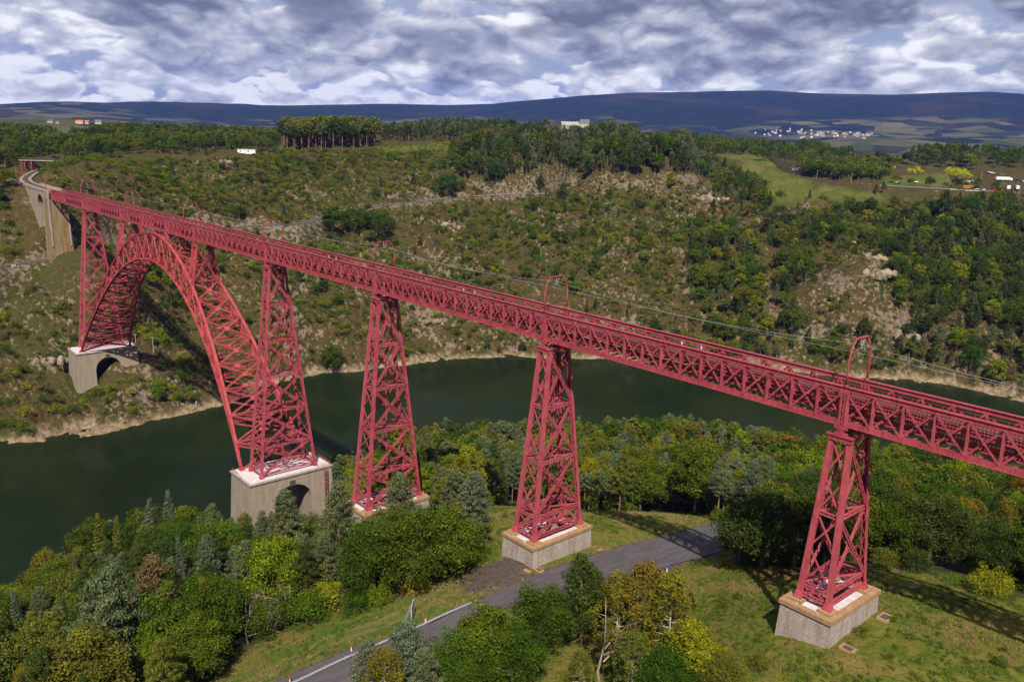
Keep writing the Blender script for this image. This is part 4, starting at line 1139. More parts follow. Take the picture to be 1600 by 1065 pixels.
def leaves(blobs, n_each, size, asp, rng, up=0.25, needle=False, shell=0.55):
    """blobs: (x,y,z,rx,rz) -> quads spread through each blob's outer part, facing outwards"""
    B = np.array(blobs); N = len(B); wgt = B[:, 3]**1.4; cnt = np.maximum(3, (n_each*N*wgt/wgt.sum())).astype(int)
    ix = np.repeat(np.arange(N), cnt); M = len(ix); b = B[ix]
    d = rng.normal(size=(M, 3)); d[:, 2] += up; d /= np.linalg.norm(d, axis=1)[:, None]
    rr = shell+(1-shell)*rng.random(M)**0.6
    rr *= 1+0.16*rng.normal(size=M)
    p = b[:, :3]+d*rr[:, None]*np.c_[b[:, 3], b[:, 3], b[:, 4]]
    nrm = d+rng.normal(size=(M, 3))*0.62; nrm /= np.linalg.norm(nrm, axis=1)[:, None]
    tt = np.cross(nrm, rng.normal(size=(M, 3)) if not needle else np.tile([0, 0, 1.0], (M, 1))+rng.normal(size=(M, 3))*.5)
    tt /= np.linalg.norm(tt, axis=1)[:, None]+1e-9
    bt = np.cross(nrm, tt)
    s = size*(0.6+0.8*rng.random(M))[:, None]
    if needle: a, c = bt*s, tt*s*asp
    else: a, c = tt*s, bt*s*asp
    V = np.stack([p-a, p-c*0.9, p+a, p+c*0.9], 1).reshape(-1, 3)
    F = np.arange(M*4).reshape(-1, 4)
    return V, F
def tree_parts(kind, seed, lod):
    """returns (trunk MB, bark material, leaf V, leaf F, leaf material); nominal height 10 m"""
    rng = np.random.default_rng(seed); H = 10.0; tb = MB(); bl = []
    R = rng.random
    lean = (rng.normal()*.25, rng.normal()*.25)
    nb = {0: 1.0, 1: .55, 2: .28, 3: .12}[lod]
    def axis(z): return np.array([lean[0]*(z/H)**2, lean[1]*(z/H)**2, z])
    segs = 5 if lod < 2 else 3
    if kind in ('pine', 'tall_pine'):
        tall = kind == 'tall_pine'; c0 = 5.2 if tall else 1.6+R()*1.5
        tb.tube([axis(z) for z in np.linspace(-.4, 9.4, segs+2)], np.linspace(.19, .035, segs+2), 6 if lod < 2 else 4)
        nbr = int(78*nb)+7; Rmax = (1.75 if tall else 2.35)+R()*.4
        off = R(6)*6.28
        for i in range(nbr):
            z = c0+(9.7-c0)*((i+.5)/nbr)**.85; k = (z-c0)/(9.9-c0)
            ln = (Rmax*(np.sin(np.pi*min(1, (0.30+0.70*k)))**.75) if tall else 1.12*Rmax*min(1.0, (k+.30)/.45)*(1-k)**.62)*(.62+.55*R())
            ln = max(ln, .22); a = i*2.4+R()*.8; ca, sa = math.cos(a), math.sin(a); ax = axis(z)
            tip = ax+np.array([ca*ln, sa*ln, ln*.22+.05])
            if lod == 0 and i % 2 == 0: tb.tube([ax-np.array([0, 0, .1]), (ax+tip)/2-np.array([0, 0, .08]), tip], [.05, .035, .015], 3, cap=False)
            nbl = max(1, int(3.2*ln/Rmax+.5)) if lod < 3 else 1
            for j in range(nbl):
                f = (.45+.6*(j+.5)/nbl) if nbl > 1 else .72
                q = ax+(tip-ax)*f+rng.normal(size=3)*.10
                r = (.40+.22*R())*(1.0 if lod < 2 else 1.5)
                bl.append((*q, r, r*.50))
        # dead lower whorls
        if lod < 2:
            for i in range(9):
                z = c0*(.35+.6*R()); a = R()*6.28; ax = axis(z); ln = .5+R()*.9
                tb.tube([ax, ax+np.array([math.cos(a)*ln, math.sin(a)*ln, -.1])], [.03, .01], 3, cap=False)
        n = {0: 13500, 1: 3600, 2: 950, 3: 300}[lod]; sz = {0: .115, 1: .20, 2: .36, 3: .58}[lod]
        V, F = leaves(bl, n/len(bl), sz, .42, rng, .45, True, .35)
        return tb, PINEB, V, F, NEEDLE
    if kind == 'fir':
        tb.tube([axis(z) for z in np.linspace(-.4, 9.8, segs+2)], np.linspace(.17, .02, segs+2), 6 if lod < 2 else 4)
        nbr = int(110*nb)+9
        for i in range(nbr):
            k = (i+.5)/nbr; z = .7+9.1*k**.9; ln = max(.12, 2.15*(1-(z/10.05))**.85*(.75+.4*R())); a = i*2.4+R()*.6
            ax = axis(z); tip = ax+np.array([math.cos(a)*ln, math.sin(a)*ln, -ln*.12])
            m_ = max(1, int(ln*1.7)) if lod < 3 else 1
            for j in range(m_):
                q = ax+(tip-ax)*((j+.75)/m_ if m_ > 1 else .65); r = (.16+.24*ln/2)*(1 if lod < 2 else 1.5); bl.append((*q, r*1.15, r*.45))
        n = {0: 12000, 1: 3200, 2: 800, 3: 240}[lod]; sz = {0: .10, 1: .18, 2: .33, 3: .55}[lod]
        V, F = leaves(bl, n/len(bl), sz, .40, rng, .35, True, .3)
        return tb, BARK, V, F, NEEDLE
    if kind in ('broad', 'round', 'bush'):
        zc, rx, rz = {'broad': (6.0, 3.0, 4.1), 'round': (5.4, 4.0, 4.4), 'bush': (4.0, 5.2, 5.2)}[kind]
        rx *= .9+.25*R()
        if kind != 'bush': tb.tube([axis(z) for z in (-.4, 1.2, 3, 5, 7)], [.26, .2, .17, .11, .05], 6 if lod < 2 else 4)
        else: tb.tube([(0, 0, -.3), (0, 0, 2)], [.2, .1], 4)
        nbl = {0: 95, 1: 48, 2: 24, 3: 12}[lod]; lob = [rng.normal(size=3)*np.array([.5, .5, .35]) for _ in range(5)]
        for i in range(nbl):
            d = rng.normal(size=3); d /= np.linalg.norm(d); d[2] = d[2] if d[2] > -.55 else -d[2]*.5
            lb_ = lob[i % 5]; k = (.55+.45*R()**.5)
            q = np.array([0, 0, zc])+d*k*np.array([rx, rx, rz])*(.92+.22*np.dot(d, lb_))
            r = (.62+.5*R())*{0: 1, 1: 1.2, 2: 1.55, 3: 2.0}[lod]*(rx/3.3)
            if kind == 'bush' and q[2] < .6: q[2] = .6+R()
            bl.append((*q, r, r*.82))
            if lod == 0 and i % 3 == 0 and kind != 'bush':
                a = axis(2.2+2.5*R()); tb.tube([a, (a+q)/2+rng.normal(size=3)*.2, q], [.085, .05, .02], 3, cap=False)
        n = {0: 15000, 1: 3800, 2: 900, 3: 280}[lod]; sz = {0: .125, 1: .23, 2: .42, 3: .68}[lod]
        V, F = leaves(bl, n/len(bl), sz, .62, rng, .30, False, .45)
        return tb, BARK, V, F, LEAF
    if kind == 'birch':
        tb.tube([axis(z) for z in np.linspace(-.4, 9.2, segs+3)], np.linspace(.15, .025, segs+3), 6 if lod < 2 else 4)
        nbl = {0: 80, 1: 42, 2: 20, 3: 10}[lod]
        for i in range(nbl):
            z = 2.2+7.4*((i+.5)/nbl); k = (z-2.2)/7.6; ln = 1.9*math.sin(math.pi*min(.97, .25+.72*k))**.8*(.5+.7*R()); a = i*2.4+R()
            ax = axis(z); q = ax+np.array([math.cos(a)*ln, math.sin(a)*ln, .35*ln]); r = (.34+.26*R())*{0: 1, 1: 1.2, 2: 1.6, 3: 2}[lod]
            bl.append((*q, r, r*1.25))
            if lod < 2 and i % 2 == 0: tb.tube([ax, (ax+q)/2+np.array([0, 0, .12]), q], [.045, .03, .012], 3, cap=False)
        n = {0: 9000, 1: 2400, 2: 650, 3: 220}[lod]; sz = {0: .095, 1: .18, 2: .33, 3: .55}[lod]
        V, F = leaves(bl, n/len(bl), sz, .6, rng, -.1, False, .15)
        return tb, BIRCHB, V, F, LEAF
    if kind == 'dead':
        def br(p, d, ln, r, dep):
            q = p+d*ln; mid = (p+q)/2+rng.normal(size=3)*ln*.06
            tb.tube([p, mid, q], [r, r*.75, r*.5], 4 if r > .04 else 3, cap=False)
            if dep <= 0: return
            for _ in range(3 if dep > 1 else 4):
                nd = d+rng.normal(size=3)*.62; nd[2] += -.05; nd /= np.linalg.norm(nd); s_ = .35+.65*R()
                br(p+(q-p)*s_, nd, ln*(.55+.25*R()), r*.52, dep-1)
        br(np.array([0, 0, -.3]), np.array([lean[0]*.1, lean[1]*.1, 1.0]), 5.2, .17, 5 if lod < 2 else 3)
        tb.tube([(0, 0, 4.5), (.1, 0, 7), (.15, .1, 9.5)], [.09, .06, .015], 4)
        return tb, DEADB, np.zeros((0, 3)), np.zeros((0, 4), int), LEAF
ASSET = {}
def asset(kind, var, lod):
    key = (kind, var, lod)
    if key not in ASSET:
        tb, bm_, V, F, lm = tree_parts(kind, hash(kind) % 1000 if False else (sum(map(ord, kind))*7+var*31+lod*3), lod)
        trunk = tb.mesh('trunk', bm_, True)
        crown = mesh_np('crown', V, F, [lm]) if len(V) else None
        # joined version: trunk triangles/quads as quads
        tv = np.array(tb.v); tf = np.array([f if len(f) == 4 else (tuple(f)+(f[-1],)*(4-len(f)))[:4] for f in tb.f if len(f) in (3, 4)])
        if len(V):
            whole = mesh_np('tree', np.vstack([tv, V]), np.vstack([tf, F+len(tv)]), [bm_, lm], fmat=np.r_[np.zeros(len(tf)), np.ones(len(F))])
        else: whole = trunk
        ASSET[key] = (trunk, crown, whole)
    return ASSET[key]
NVAR = {'pine': 4, 'tall_pine': 2, 'fir': 2, 'broad': 3, 'round': 3, 'bush': 3, 'birch': 2, 'dead': 2}
TINT0 = {
 'grey green': (0.092, 0.108, 0.058), 'dark green': (0.040, 0.060, 0.020), 'blue green': (0.090, 0.112, 0.078), 'olive green': (0.100, 0.110, 0.026),
 'deep green': (0.046, 0.078, 0.012), 'mid green': (0.070, 0.105, 0.014), 'light green': (0.120, 0.160, 0.014), 'yellow green': (0.175, 0.185, 0.018),
 'bright yellow': (0.42, 0.40, 0.02), 'golden': (0.130, 0.112, 0.020), 'orange brown': (0.150, 0.082, 0.018), 'brown': (0.115, 0.085, 0.060), 'bare grey': (0.2, 0.2, 0.2)}
TINT = {k: ((r*.84, g*.82, b*.44) if k not in ('blue green', 'grey green') else (r*.80, g*.82, b*.66)) for k, (r, g, b) in TINT0.items()}
NAME = {'pine': 'pine_tree', 'tall_pine': 'pine_tree', 'fir': 'fir_tree', 'broad': 'broadleaf_tree', 'round': 'broadleaf_tree', 'bush': 'bush', 'birch': 'birch_tree', 'dead': 'bare_tree'}
CAT = {'pine_tree': 'pine tree', 'fir_tree': 'fir tree', 'broadleaf_tree': 'tree', 'bush': 'bush', 'birch_tree': 'birch tree', 'bare_tree': 'bare tree'}
def plant(kind, var, p, h, wide=1.0, rz=0.0, tint='mid green', label=None, group=None, lod=0, col=None):
    tr_, cr_, wh = asset(kind, var % NVAR[kind], lod)
    s = h/10.0; c = TINT[tint] if col is None else col
    if lod <= 1 and kind != 'bush':
        r = empty(NAME[kind], p, rz); r.scale = (s*wide, s*wide, s)
        a = link('trunk', tr_, r); a.color = (*c, 1)
        if cr_ is not None: b = link('crown', cr_, r); b.color = (*c, 1)
    else:
        r = link(NAME[kind], wh); r.location = p; r.rotation_euler = (0, 0, rz); r.scale = (s*wide, s*wide, s); r.color = (*c, 1)
    tag(r, label, CAT[NAME[kind]], group)
    return r

# ------------------------------------------------------------------ trees placed one by one: (u, v of the foot, v of the top, kind, tint, width, label)
HAND = [
 (632,1120,972,'pine','blue green',1.15,'pale blue green pine at the bottom edge, overlapping the guardrail'),
 (577,1125,1000,'pine','blue green',1.0,'smaller blue green pine at the bottom edge, left of the pine that overlaps the guardrail'),
 (604,1150,1012,'birch','golden',1.0,'golden birch between the two blue green pines at the bottom edge'),
 (665,1130,1010,'pine','grey green',1.0,'grey green pine right of the golden birch at the bottom edge'),
 (845,1030,917,'round','deep green',1.0,'round oak with light green top beside the road, left of the dark pine'),
 (762,1070,948,'broad','mid green',1.15,'slender broadleaf tree with a pale stem, between the road and the bottom edge'),
 (712,1090,985,'round','mid green',1.0,'low oak at the road edge just right of the blue green pines'),
 (800,1085,985,'round','deep green',1.15,'broad dark oak at the bottom edge below the road bend'),
 (740,1110,1020,'bush','deep green',1.0,'dark green bush at the bottom edge under the slender pale stemmed tree'),
 (908,1008,866,'pine','dark green',1.15,'tall dark green pine standing alone by the road, right of the round oak'),
 (930,1000,890,'pine','dark green',.95,'second dark pine leaning against the right side of the tall dark pine'),
 (1000,1050,878,'birch','golden',1.15,'tall golden brown birch near the bottom centre of the clearing'),
 (960,1055,893,'birch','golden',1.0,'golden birch just right of the dark roadside pines'),
 (1040,1062,900,'birch','golden',1.25,'bushy golden birch on the right of the birch clump'),
 (940,1085,925,'dead','bare grey',1.0,'bare white stemmed birch in front of the golden birches'),
 (985,1100,985,'birch','olive green',1.2,'olive green birch at the bottom edge in front of the bare stem'),
 (1075,1080,975,'broad','yellow green',1.2,'yellow green tree on the right edge of the birch clump'),
 (1040,1105,1010,'round','deep green',1.0,'dark leafy shrub like oak at the bottom edge below the birch clump'),
 (905,1110,1015,'birch','olive green',1.1,'low olive birch at the bottom edge left of the bare stem'),
 (1125,1090,1012,'bush','olive green',1.0,'tall dark broom bush at the bottom edge of the grassy clearing'),
 (1090,1095,1030,'bush','deep green',.9,'deep green bush at the bottom edge beside the broom'),
 (435,955,838,'round','light green',1.15,'bright light green oak left of the big dark oaks'),
 (640,925,800,'round','deep green',1.25,'biggest dark oak above the meadow strip, left of the second pier'),
 (585,930,815,'round','deep green',1.1,'dark oak on the left of the biggest oak by the meadow'),
 (695,905,795,'round','mid green',1.2,'mid green oak on the right of the biggest oak, nearest the second pier'),
 (712,900,835,'broad','yellow green',1.2,'low yellowing tree at the right tip of the oak clump'),
 (650,925,888,'bush','bright yellow',1.0,'small bright yellow bush at the foot of the dark oaks'),
 (595,945,905,'bush','light green',1.0,'round light green bush on the meadow edge below the oaks'),
 (560,955,915,'bush','deep green',1.1,'deep green bush on the meadow edge left of the light green one'),
 (530,905,752,'pine','grey green',.85,'large grey green pine standing in front of the near arch foot'),
 (452,880,766,'pine','grey green',.85,'grey green pine in front of the arched masonry base'),
 (412,880,796,'pine','blue green',.75,'blue green pine at the left corner of the arched masonry base'),
 (626,862,735,'pine','grey green',1.0,'pine standing in front of the foot of the third pier'),
 (475,930,860,'broad','golden',1.1,'golden green tree between the light green oak and the dark oaks'),
 (350,875,803,'dead','brown',1.1,'brown bare crowned tree at the water side left of the masonry base'),
 (388,1005,930,'dead','brown',1.35,'dead brown tree with drooping twigs at the meadow edge'),
 (455,975,905,'dead','bare grey',1.1,'grey lichen covered bare tree at the meadow edge'),
 (430,990,930,'bush','deep green',1.3,'dense dark green bush at the top edge of the meadow strip'),
 (480,975,925,'bush','mid green',1.2,'mid green bush at the meadow edge right of the grey bare tree'),
 (330,1010,900,'round','deep green',1.2,'dark green oak above the left end of the meadow strip'),
 (300,1075,975,'round','mid green',1.3,'broad mid green oak at the bottom edge left of the meadow'),
 (245,1040,870,'pine','brown',1.0,'half dead pine with reddish lower branches in the near left wood'),
 (180,1090,880,'pine','grey green',1.0,'wide grey green pine in the middle of the near left wood'),
 (268,880,765,'fir','blue green',1.0,'narrow conical fir at the water side, nearest the arched base'),
 (236,890,776,'fir','blue green',.95,'narrow conical fir left of the fir by the arched base'),
 (162,905,802,'fir','olive green',1.1,'olive conical fir at the water side of the near left wood'),
 (186,900,805,'fir','olive green',.9,'small olive fir right of the olive conical fir'),
 (80,960,858,'birch','golden',1.2,'yellowish birch at the water edge of the near left wood'),
 (1190,888,770,'round','dark green',1.3,'dark tree in shade where the road enters the wood'),
 (1155,880,800,'round','dark green',1.1,'dark shaded tree at the right road edge by the wood'),
 (1240,885,780,'round','dark green',1.25,'broad dark tree right behind the nearest pier on its left'),
 (1085,806,690,'broad','mid green',1.1,'upright green tree with white stem at the edge of the clearing behind the road'),
 (1000,800,718,'round','mid green',1.4,'round bushy tree at the clearing edge right of the second pier'),
 (1185,1046,1020,'bush','olive green',1.0,'little sapling on the grass left of the nearest pier base'),
 (757,868,850,'bush','deep green',1.0,'small round bush in the dry grass left of the second pier base'),
 (1140,868,842,'bush','light green',1.0,'light green bush on the grass at the right road edge'),
 (735,800,770,'bush','light green',1.3,'light green bush among the pine stems left of the second pier'),
 (1545,930,880,'bush','yellow green',1.1,'yellow green bush at the wood edge right of the nearest pier'),
 # far bank landmarks
 (595,376,330,'round','deep green',1.2,'dark green oak on the far slope above the third catenary arch from the right'),
 (555,362,322,'round','deep green',1.3,'round dark tree just left of the far hillside road bend'),
 (520,366,322,'broad','deep green',1.3,'dark tree where the hillside road disappears'),
 (700,304,270,'round','deep green',1.3,'dark round trees above the hillside road in the middle'),
 (843,302,272,'pine','dark green',1.2,'dark pine beside the hillside road, left one of two'),
 (878,316,285,'pine','dark green',1.2,'dark pine beside the hillside road, right one of two'),
 (1048,300,268,'broad','yellow green',.7,'slim yellow green tree at the hillside road under the pine wood'),
 (520,580,540,'round','deep green',1.0,'green tree with an orange patch by the water left of the third pier'),
 (1470,350,295,'pine','dark green',1.2,'tall dark pine on the right slope below the service road'),
 (248,632,596,'broad','light green',1.0,'small light green tree on the rocky shore below the far arch foot'),
 (40,680,655,'bush','mid green',1.0,'round green bush on the rocks at the left edge above the water'),
 (20,672,655,'bush','mid green',.9,'smaller green bush at the very left on the rocky shore'),
 (1277,272,246,'round','olive green',1.2,'rounded olive tree in the dark grove by the park'),
 (1392,262,258,'bush','bright yellow',1.0,'x'),
]
YEL = [(1393,268,258,'single bright yellow tree on the park lawn, farthest left'),(1425,272,261,'bright yellow tree in the middle pair of the park, left one'),(1434,272,260,'bright yellow tree in the middle pair of the park, right one'),
 (1482,276,262,'bright yellow tree, left of the three by the car park'),(1493,276,261,'bright yellow tree, middle of the three by the car park'),(1507,280,263,'bright yellow tree, right of the three by the car park')]
PARK = [(1400,287,271,'round','golden','brown topped tree on the park lawn beside the parked cars'),(1423,290,277,'round','olive green','grey green low tree on the park lawn'),(1452,293,276,'round','dark green','dark oval tree in the middle of the park lawn'),(1478,295,284,'round','mid green','small round tree at the right end of the park lawn'),
 (1493,294,275,'round','dark green','large dark tree by the wooden playground'),(1527,294,278,'round','mid green','green tree in front of the car park'),(1556,296,283,'round','deep green','green tree left of the parked lorries'),(1512,262,240,'broad','light green','tall pale green poplar behind the yellow trees'),(1522,264,248,'broad','light green','shorter pale green poplar behind the yellow trees'),
 (1380,302,285,'pine','dark green','dark pine clump at the edge of the big pasture, left one'),(1368,304,288,'pine','dark green','dark pine clump at the edge of the big pasture, nearest the road'),(1566,296,286,'bush','yellow green','small yellow green bush by the lorry park'),(1191,252,228,'round','deep green','round dark tree alone on the sloping green pasture')]
occupied = []
def foot_height(u, v, vt):
    p = pick(u, v, 60, 3000)
    if p is None: return None, None
    z = (p-CAM)@FW
    # top: solve for the height whose projection reaches vt
    lo, hi = 0.5, 60
    for _ in range(24):
        m_ = (lo+hi)/2; _, vv, _ = project(p+np.array([0, 0, m_]))
        if vv[0] > vt: lo = m_
        else: hi = m_
    return p, lo
def lod_of(h, z):
    px = h*FPX*0.64/z
    return 0 if px > 46 else 1 if px > 17 else 2 if px > 8 else 3
k = 0
rows = [r for r in HAND if r[-1] != 'x'] + [(u, v, vt, 'bush', 'bright yellow', 1.1, l) for u, v, vt, l in YEL] + [(u, v, vt, kd, ti, 1.2, l) for u, v, vt, kd, ti, l in PARK]
for (u, v, vt, kd, ti, wd, lab) in rows:
    p, h = foot_height(u, v, vt)
    if p is None: continue
    k += 1; z = (p-CAM)@FW
    gz = ground(p[0], p[1])
    grp = None
    w_ = wd*(1.0 if kd != 'bush' else 1.0)
    if kd == 'bright yellow': pass
    plant(kd, k, (p[0], p[1], gz-.1), h, w_, random.random()*6.28, ti, lab, {'x': None}.get(kd) or ('yellow trees of the park' if ti == 'bright yellow' and u > 1300 else None), lod_of(h, z))
    occupied.append((p[0], p[1], max(1.6, h*.16*wd)))
occ = np.array(occupied)

# ------------------------------------------------------------------ scattered trees and scrub
CAPA = np.array([(-300,1000),(0,918),(60,875),(110,842),(160,815),(200,800),(265,790),(330,785),(345,815),(400,812),(430,806),(520,806),(560,815),(600,800),(640,800),(700,830),(760,900),(3000,900)])
CAPB = np.array([(-300,900),(500,705),(530,700),(600,665),(650,652),(700,650),(790,652),(860,657),(930,645),(1050,640),(1150,652),(1240,650),(1300,655),(1400,690),(1500,700),(1600,745),(1900,800)])
def scatter(poly, step, kinds, hr, seed, zmin=-87.5, world=None, jit=.9, keep=1.0, test=None):
    """jittered grid of points over the ground; keeps those whose foot shows inside poly"""
    rng = np.random.default_rng(seed)
    x0, x1, y0, y1 = world
    nx = int((x1-x0)/step); ny = int((y1-y0)/step)
    gx_, gy_ = np.meshgrid(np.arange(nx), np.arange(ny))
    x = x0+(gx_.ravel()+.5+(rng.random(nx*ny)-.5)*jit)*step; y = y0+(gy_.ravel()+.5+(rng.random(nx*ny)-.5)*jit)*step
    m_ = rng.random(nx*ny) < keep; x, y = x[m_], y[m_]
    # quick reject by azimuth
    az = (np.arctan2(x-CAM[0], y-CAM[1])-YAW+np.pi) % (2*np.pi)-np.pi
    D = np.hypot(x-CAM[0], y-CAM[1]); m_ = (np.abs(az) < .66) & (D < 2600); x, y, D = x[m_], y[m_], D[m_]
    z = hgt(x, y); m_ = z > zmin; x, y, z, D = x[m_], y[m_], z[m_], D[m_]
    u, v, dz = project(np.c_[x, y, z])
    m_ = np.ones(len(x), bool) if poly is None else np.zeros(len(x), bool)
    for pl in (poly or []): m_ |= inpoly(u, v, pl)
    if test is not None: m_ &= test(x, y, z, u, v, D)
    x, y, z, u, v, dz, D = (q[m_] for q in (x, y, z, u, v, dz, D))
    names = [a for a, _, _ in kinds]; pr = np.array([b for _, b, _ in kinds], float); pr /= pr.sum()
    ci = rng.choice(len(kinds), len(x), p=pr)
    h = hr[0]+(hr[1]-hr[0])*rng.random(len(x))**1.3
    if hr[1] > 5: h = np.where(np.array([kinds[c][0] == 'bush' for c in ci]), h*.36, h)
    return [dict(k=kinds[c][0], t=kinds[c][2][int(rng.integers(len(kinds[c][2])))], x=a, y=b, z=cz, h=hh_, u=uu, v=vv, d=dd, D=DD, r=rng.random(), w=(.85+.35*rng.random())*(.78 if kinds[c][0] in ('pine', 'fir') else 1.0))
            for c, a, b, cz, hh_, uu, vv, dd, DD in zip(ci, x, y, z, h, u, v, dz, D)]
GR_P = ['grey green', 'grey green', 'dark green', 'blue green', 'olive green', 'dark green']; GR_B = ['deep green', 'mid green', 'deep green', 'dark green', 'light green', 'olive green', 'deep green']
PD = ['dark green', 'dark green', 'grey green']; BD = ['deep green', 'dark green', 'mid green', 'olive green']
_, = (0,)
def dist_line(x, y, S):
    _, d = road_blend(x, y, np.zeros(x.shape), S, 1, 1); return d
def near_test(x, y, z, u, v, D):
    ok = (D < 330) & ~inpoly(u, v, CLEAR) & (dist_line(x, y, ROAD_S) > 8.5)
    ok &= ~((y < -75) & (x > -45)) & ~((x > 5) & (y < 28))
    for px in (0, -55.5, -111): ok &= ~((abs(x-px) < 9) & (abs(y) < 13))
    ok &= ~((abs(x+167) < 11) & (abs(y) < 17))
    ok &= ~((u > 745) & (y < 0))
    return ok & (D > 40)
T = []
W1 = (-230, 260, -150, 330)
T += scatter(None, 5.4, [('pine', 56, GR_P), ('round', 20, GR_B), ('broad', 10, GR_B), ('birch', 5, ['golden', 'olive green', 'olive green']), ('fir', 7, ['blue green', 'olive green']), ('dead', 2.0, ['bare grey']), ('bush', 4, ['yellow green', 'light green'])],
             (8.5, 17), 21, world=W1, test=lambda x, y, z, u, v, D: near_test(x, y, z, u, v, D) & (u < 620))
T += scatter(None, 5.6, [('pine', 52, GR_P), ('tall_pine', 34, ['grey green', 'olive green']), ('broad', 12, GR_B), ('birch', 12, ['golden', 'olive green', 'yellow green']), ('round', 10, GR_B)],
             (10, 17), 22, world=W1, test=lambda x, y, z, u, v, D: near_test(x, y, z, u, v, D) & (u >= 620) & (u < 1200))
T += scatter(None, 5.4, [('round', 40, GR_B), ('broad', 30, GR_B+['orange brown', 'golden']), ('birch', 8, ['golden', 'olive green']), ('pine', 12, GR_P), ('bush', 10, ['olive green', 'deep green'])],
             (7, 14), 23, world=(-230, 420, -150, 330), test=lambda x, y, z, u, v, D: near_test(x, y, z, u, v, D) & (u >= 1200))
# low understory filling the near woods
T += scatter(None, 4.2, [('bush', 1, ['deep green', 'mid green', 'olive green', 'dark green'])], (1.6, 4.5), 24, world=W1, keep=.55, test=lambda x, y, z, u, v, D: near_test(x, y, z, u, v, D))
FARW = (-1900, 1100, -700, 2300); MIDW = (-900, 500, -260, 1100)
ft = lambda x, y, z, u, v, D: (D > 330) & (dist_line(x, y, HROAD_S) > 8) & (dist_line(x, y, AROAD_S) > 8) & (dist_line(x, y, RAIL_S) > 8)
T1 = [[(-60,192),(60,188),(170,200),(250,190),(430,192),(440,215),(428,240),(380,236),(300,241),(230,242),(150,246),(100,252),(60,262),(20,262),(-60,275)]]
T += scatter(T1, 9.0, [('pine', 34, PD), ('round', 36, BD), ('broad', 26, BD), ('birch', 4, ['golden', 'light green'])], (8, 14), 31, world=FARW,
             test=lambda x, y, z, u, v, D: ft(x, y, z, u, v, D) & ~inpoly(u, v, FIELDS[6]) & ~inpoly(u, v, [(80,208),(115,206),(112,222),(70,224)]))
T += scatter([[(438,236),(470,238),(590,231),(588,222),(560,214),(500,214),(442,222)]], 7.5, [('tall_pine', 92, ['olive green', 'grey green', 'dark green']), ('broad', 8, ['light green'])], (20, 26), 32, world=MIDW, test=ft)
T += scatter([[(590,222),(852,220),(852,208),(700,206),(595,214)]], 8.5, [('pine', 70, PD), ('tall_pine', 30, PD)], (13, 19), 33, world=FARW, test=ft)
T4 = [[(703,240),(724,232),(745,222),(860,214),(905,206),(985,208),(1062,214),(1085,232),(1105,250),(1118,280),(1060,276),(1000,274),(930,276),(880,276),(850,284),(790,290),(735,290),(712,270)]]
T += scatter(T4, 6.6, [('pine', 62, PD+['grey green']), ('tall_pine', 18, PD), ('broad', 10, BD), ('round', 10, BD)], (12, 19), 34, world=FARW, test=ft)
T5 = [[(1105,252),(1135,262),(1168,285),(1205,312),(1215,332),(1180,345),(1140,332),(1115,300)]]
T += scatter(T5, 8.5, [('pine', 70, PD), ('round', 30, BD)], (9, 15), 35, world=MIDW, test=ft)
FCAP = np.array([(-100,185),(60,197),(95,197),(160,196),(180,188),(430,190),(445,182),(500,178),(590,180),(600,190),(640,184),(700,180),(760,173),(850,177),(858,192),(870,196),(925,195),(935,190),(985,192),(1000,208),(1045,208),(1060,199),(1100,203),(1125,207),(1200,211),(1250,213),(1400,213),(1500,221),(1600,229),(1800,240)])
T6 = [[(1440,330),(1620,320),(1620,615),(1560,610),(1500,596),(1440,580),(1450,480),(1420,400),(1380,350)]]
T += scatter(T6, 8.2, [('pine', 55, PD), ('round', 20, BD+['light green']), ('broad', 25, BD+['yellow green', 'light green'])], (9, 17), 36, world=MIDW, keep=.97, test=ft)
T7 = [[(1075,360),(1130,340),(1180,400),(1200,470),(1180,570),(1100,560),(1085,480)],[(1200,360),(1300,335),(1400,330),(1420,420),(1400,450),(1360,390),(1320,370),(1250,420),(1215,440)],[(1220,440),(1260,410),(1265,520),(1240,575),(1180,570)],[(1255,540),(1320,520),(1440,540),(1450,582),(1300,580)],[(1390,440),(1450,420),(1460,560),(1410,540)]]
T += scatter(T7, 7.2, [('pine', 40, PD), ('round', 32, BD), ('broad', 28, BD+['light green', 'yellow green'])], (8, 15), 37, world=MIDW, keep=.95, test=ft)
T8 = [[(1256,262),(1290,262),(1385,272),(1384,284),(1310,282),(1256,274)]]
T += scatter(T8, 7.5, [('round', 50, BD+['golden']), ('broad', 50, BD)], (11, 15), 38, world=FARW, test=ft)
T9 = [[(1050,216),(1100,216),(1250,222),(1450,232),(1620,242),(1620,268),(1560,262),(1500,262),(1420,258),(1440,246),(1330,231),(1280,236),(1290,246),(1250,262),(1225,250),(1195,238),(1140,222),(1090,226)]]
T += scatter(None, 12.0, [('pine', 40, PD), ('round', 35, BD), ('broad', 25, BD)], (10, 16), 39, world=FARW, keep=.9, test=lambda x, y, z, u, v, D: ft(x, y, z, u, v, D) & (D > 860) & (D < 1500) & (u > 1045) & (u < 1660) & ~inpoly(u, v, [(1045,190),(1700,190),(1700,100),(1045,100)]) & ~inpoly(u, v, FIELDS[1]) & ~inpoly(u, v, FIELDS[2]) & ~inpoly(u, v, FIELDS[3]) & ~inpoly(u, v, FIELDS[5]) & ((v < 262) & (u > 1250) | (v < 226)))
T += scatter(None, 9.5, [('pine', 30, PD), ('round', 45, BD+['mid green']), ('broad', 25, BD)], (9, 15), 48, world=FARW, keep=.9, test=lambda x, y, z, u, v, D: ft(x, y, z, u, v, D) & (D > 1085) & (D < 1260) & (u > 1045) & (u < 1330) & (v < 262))
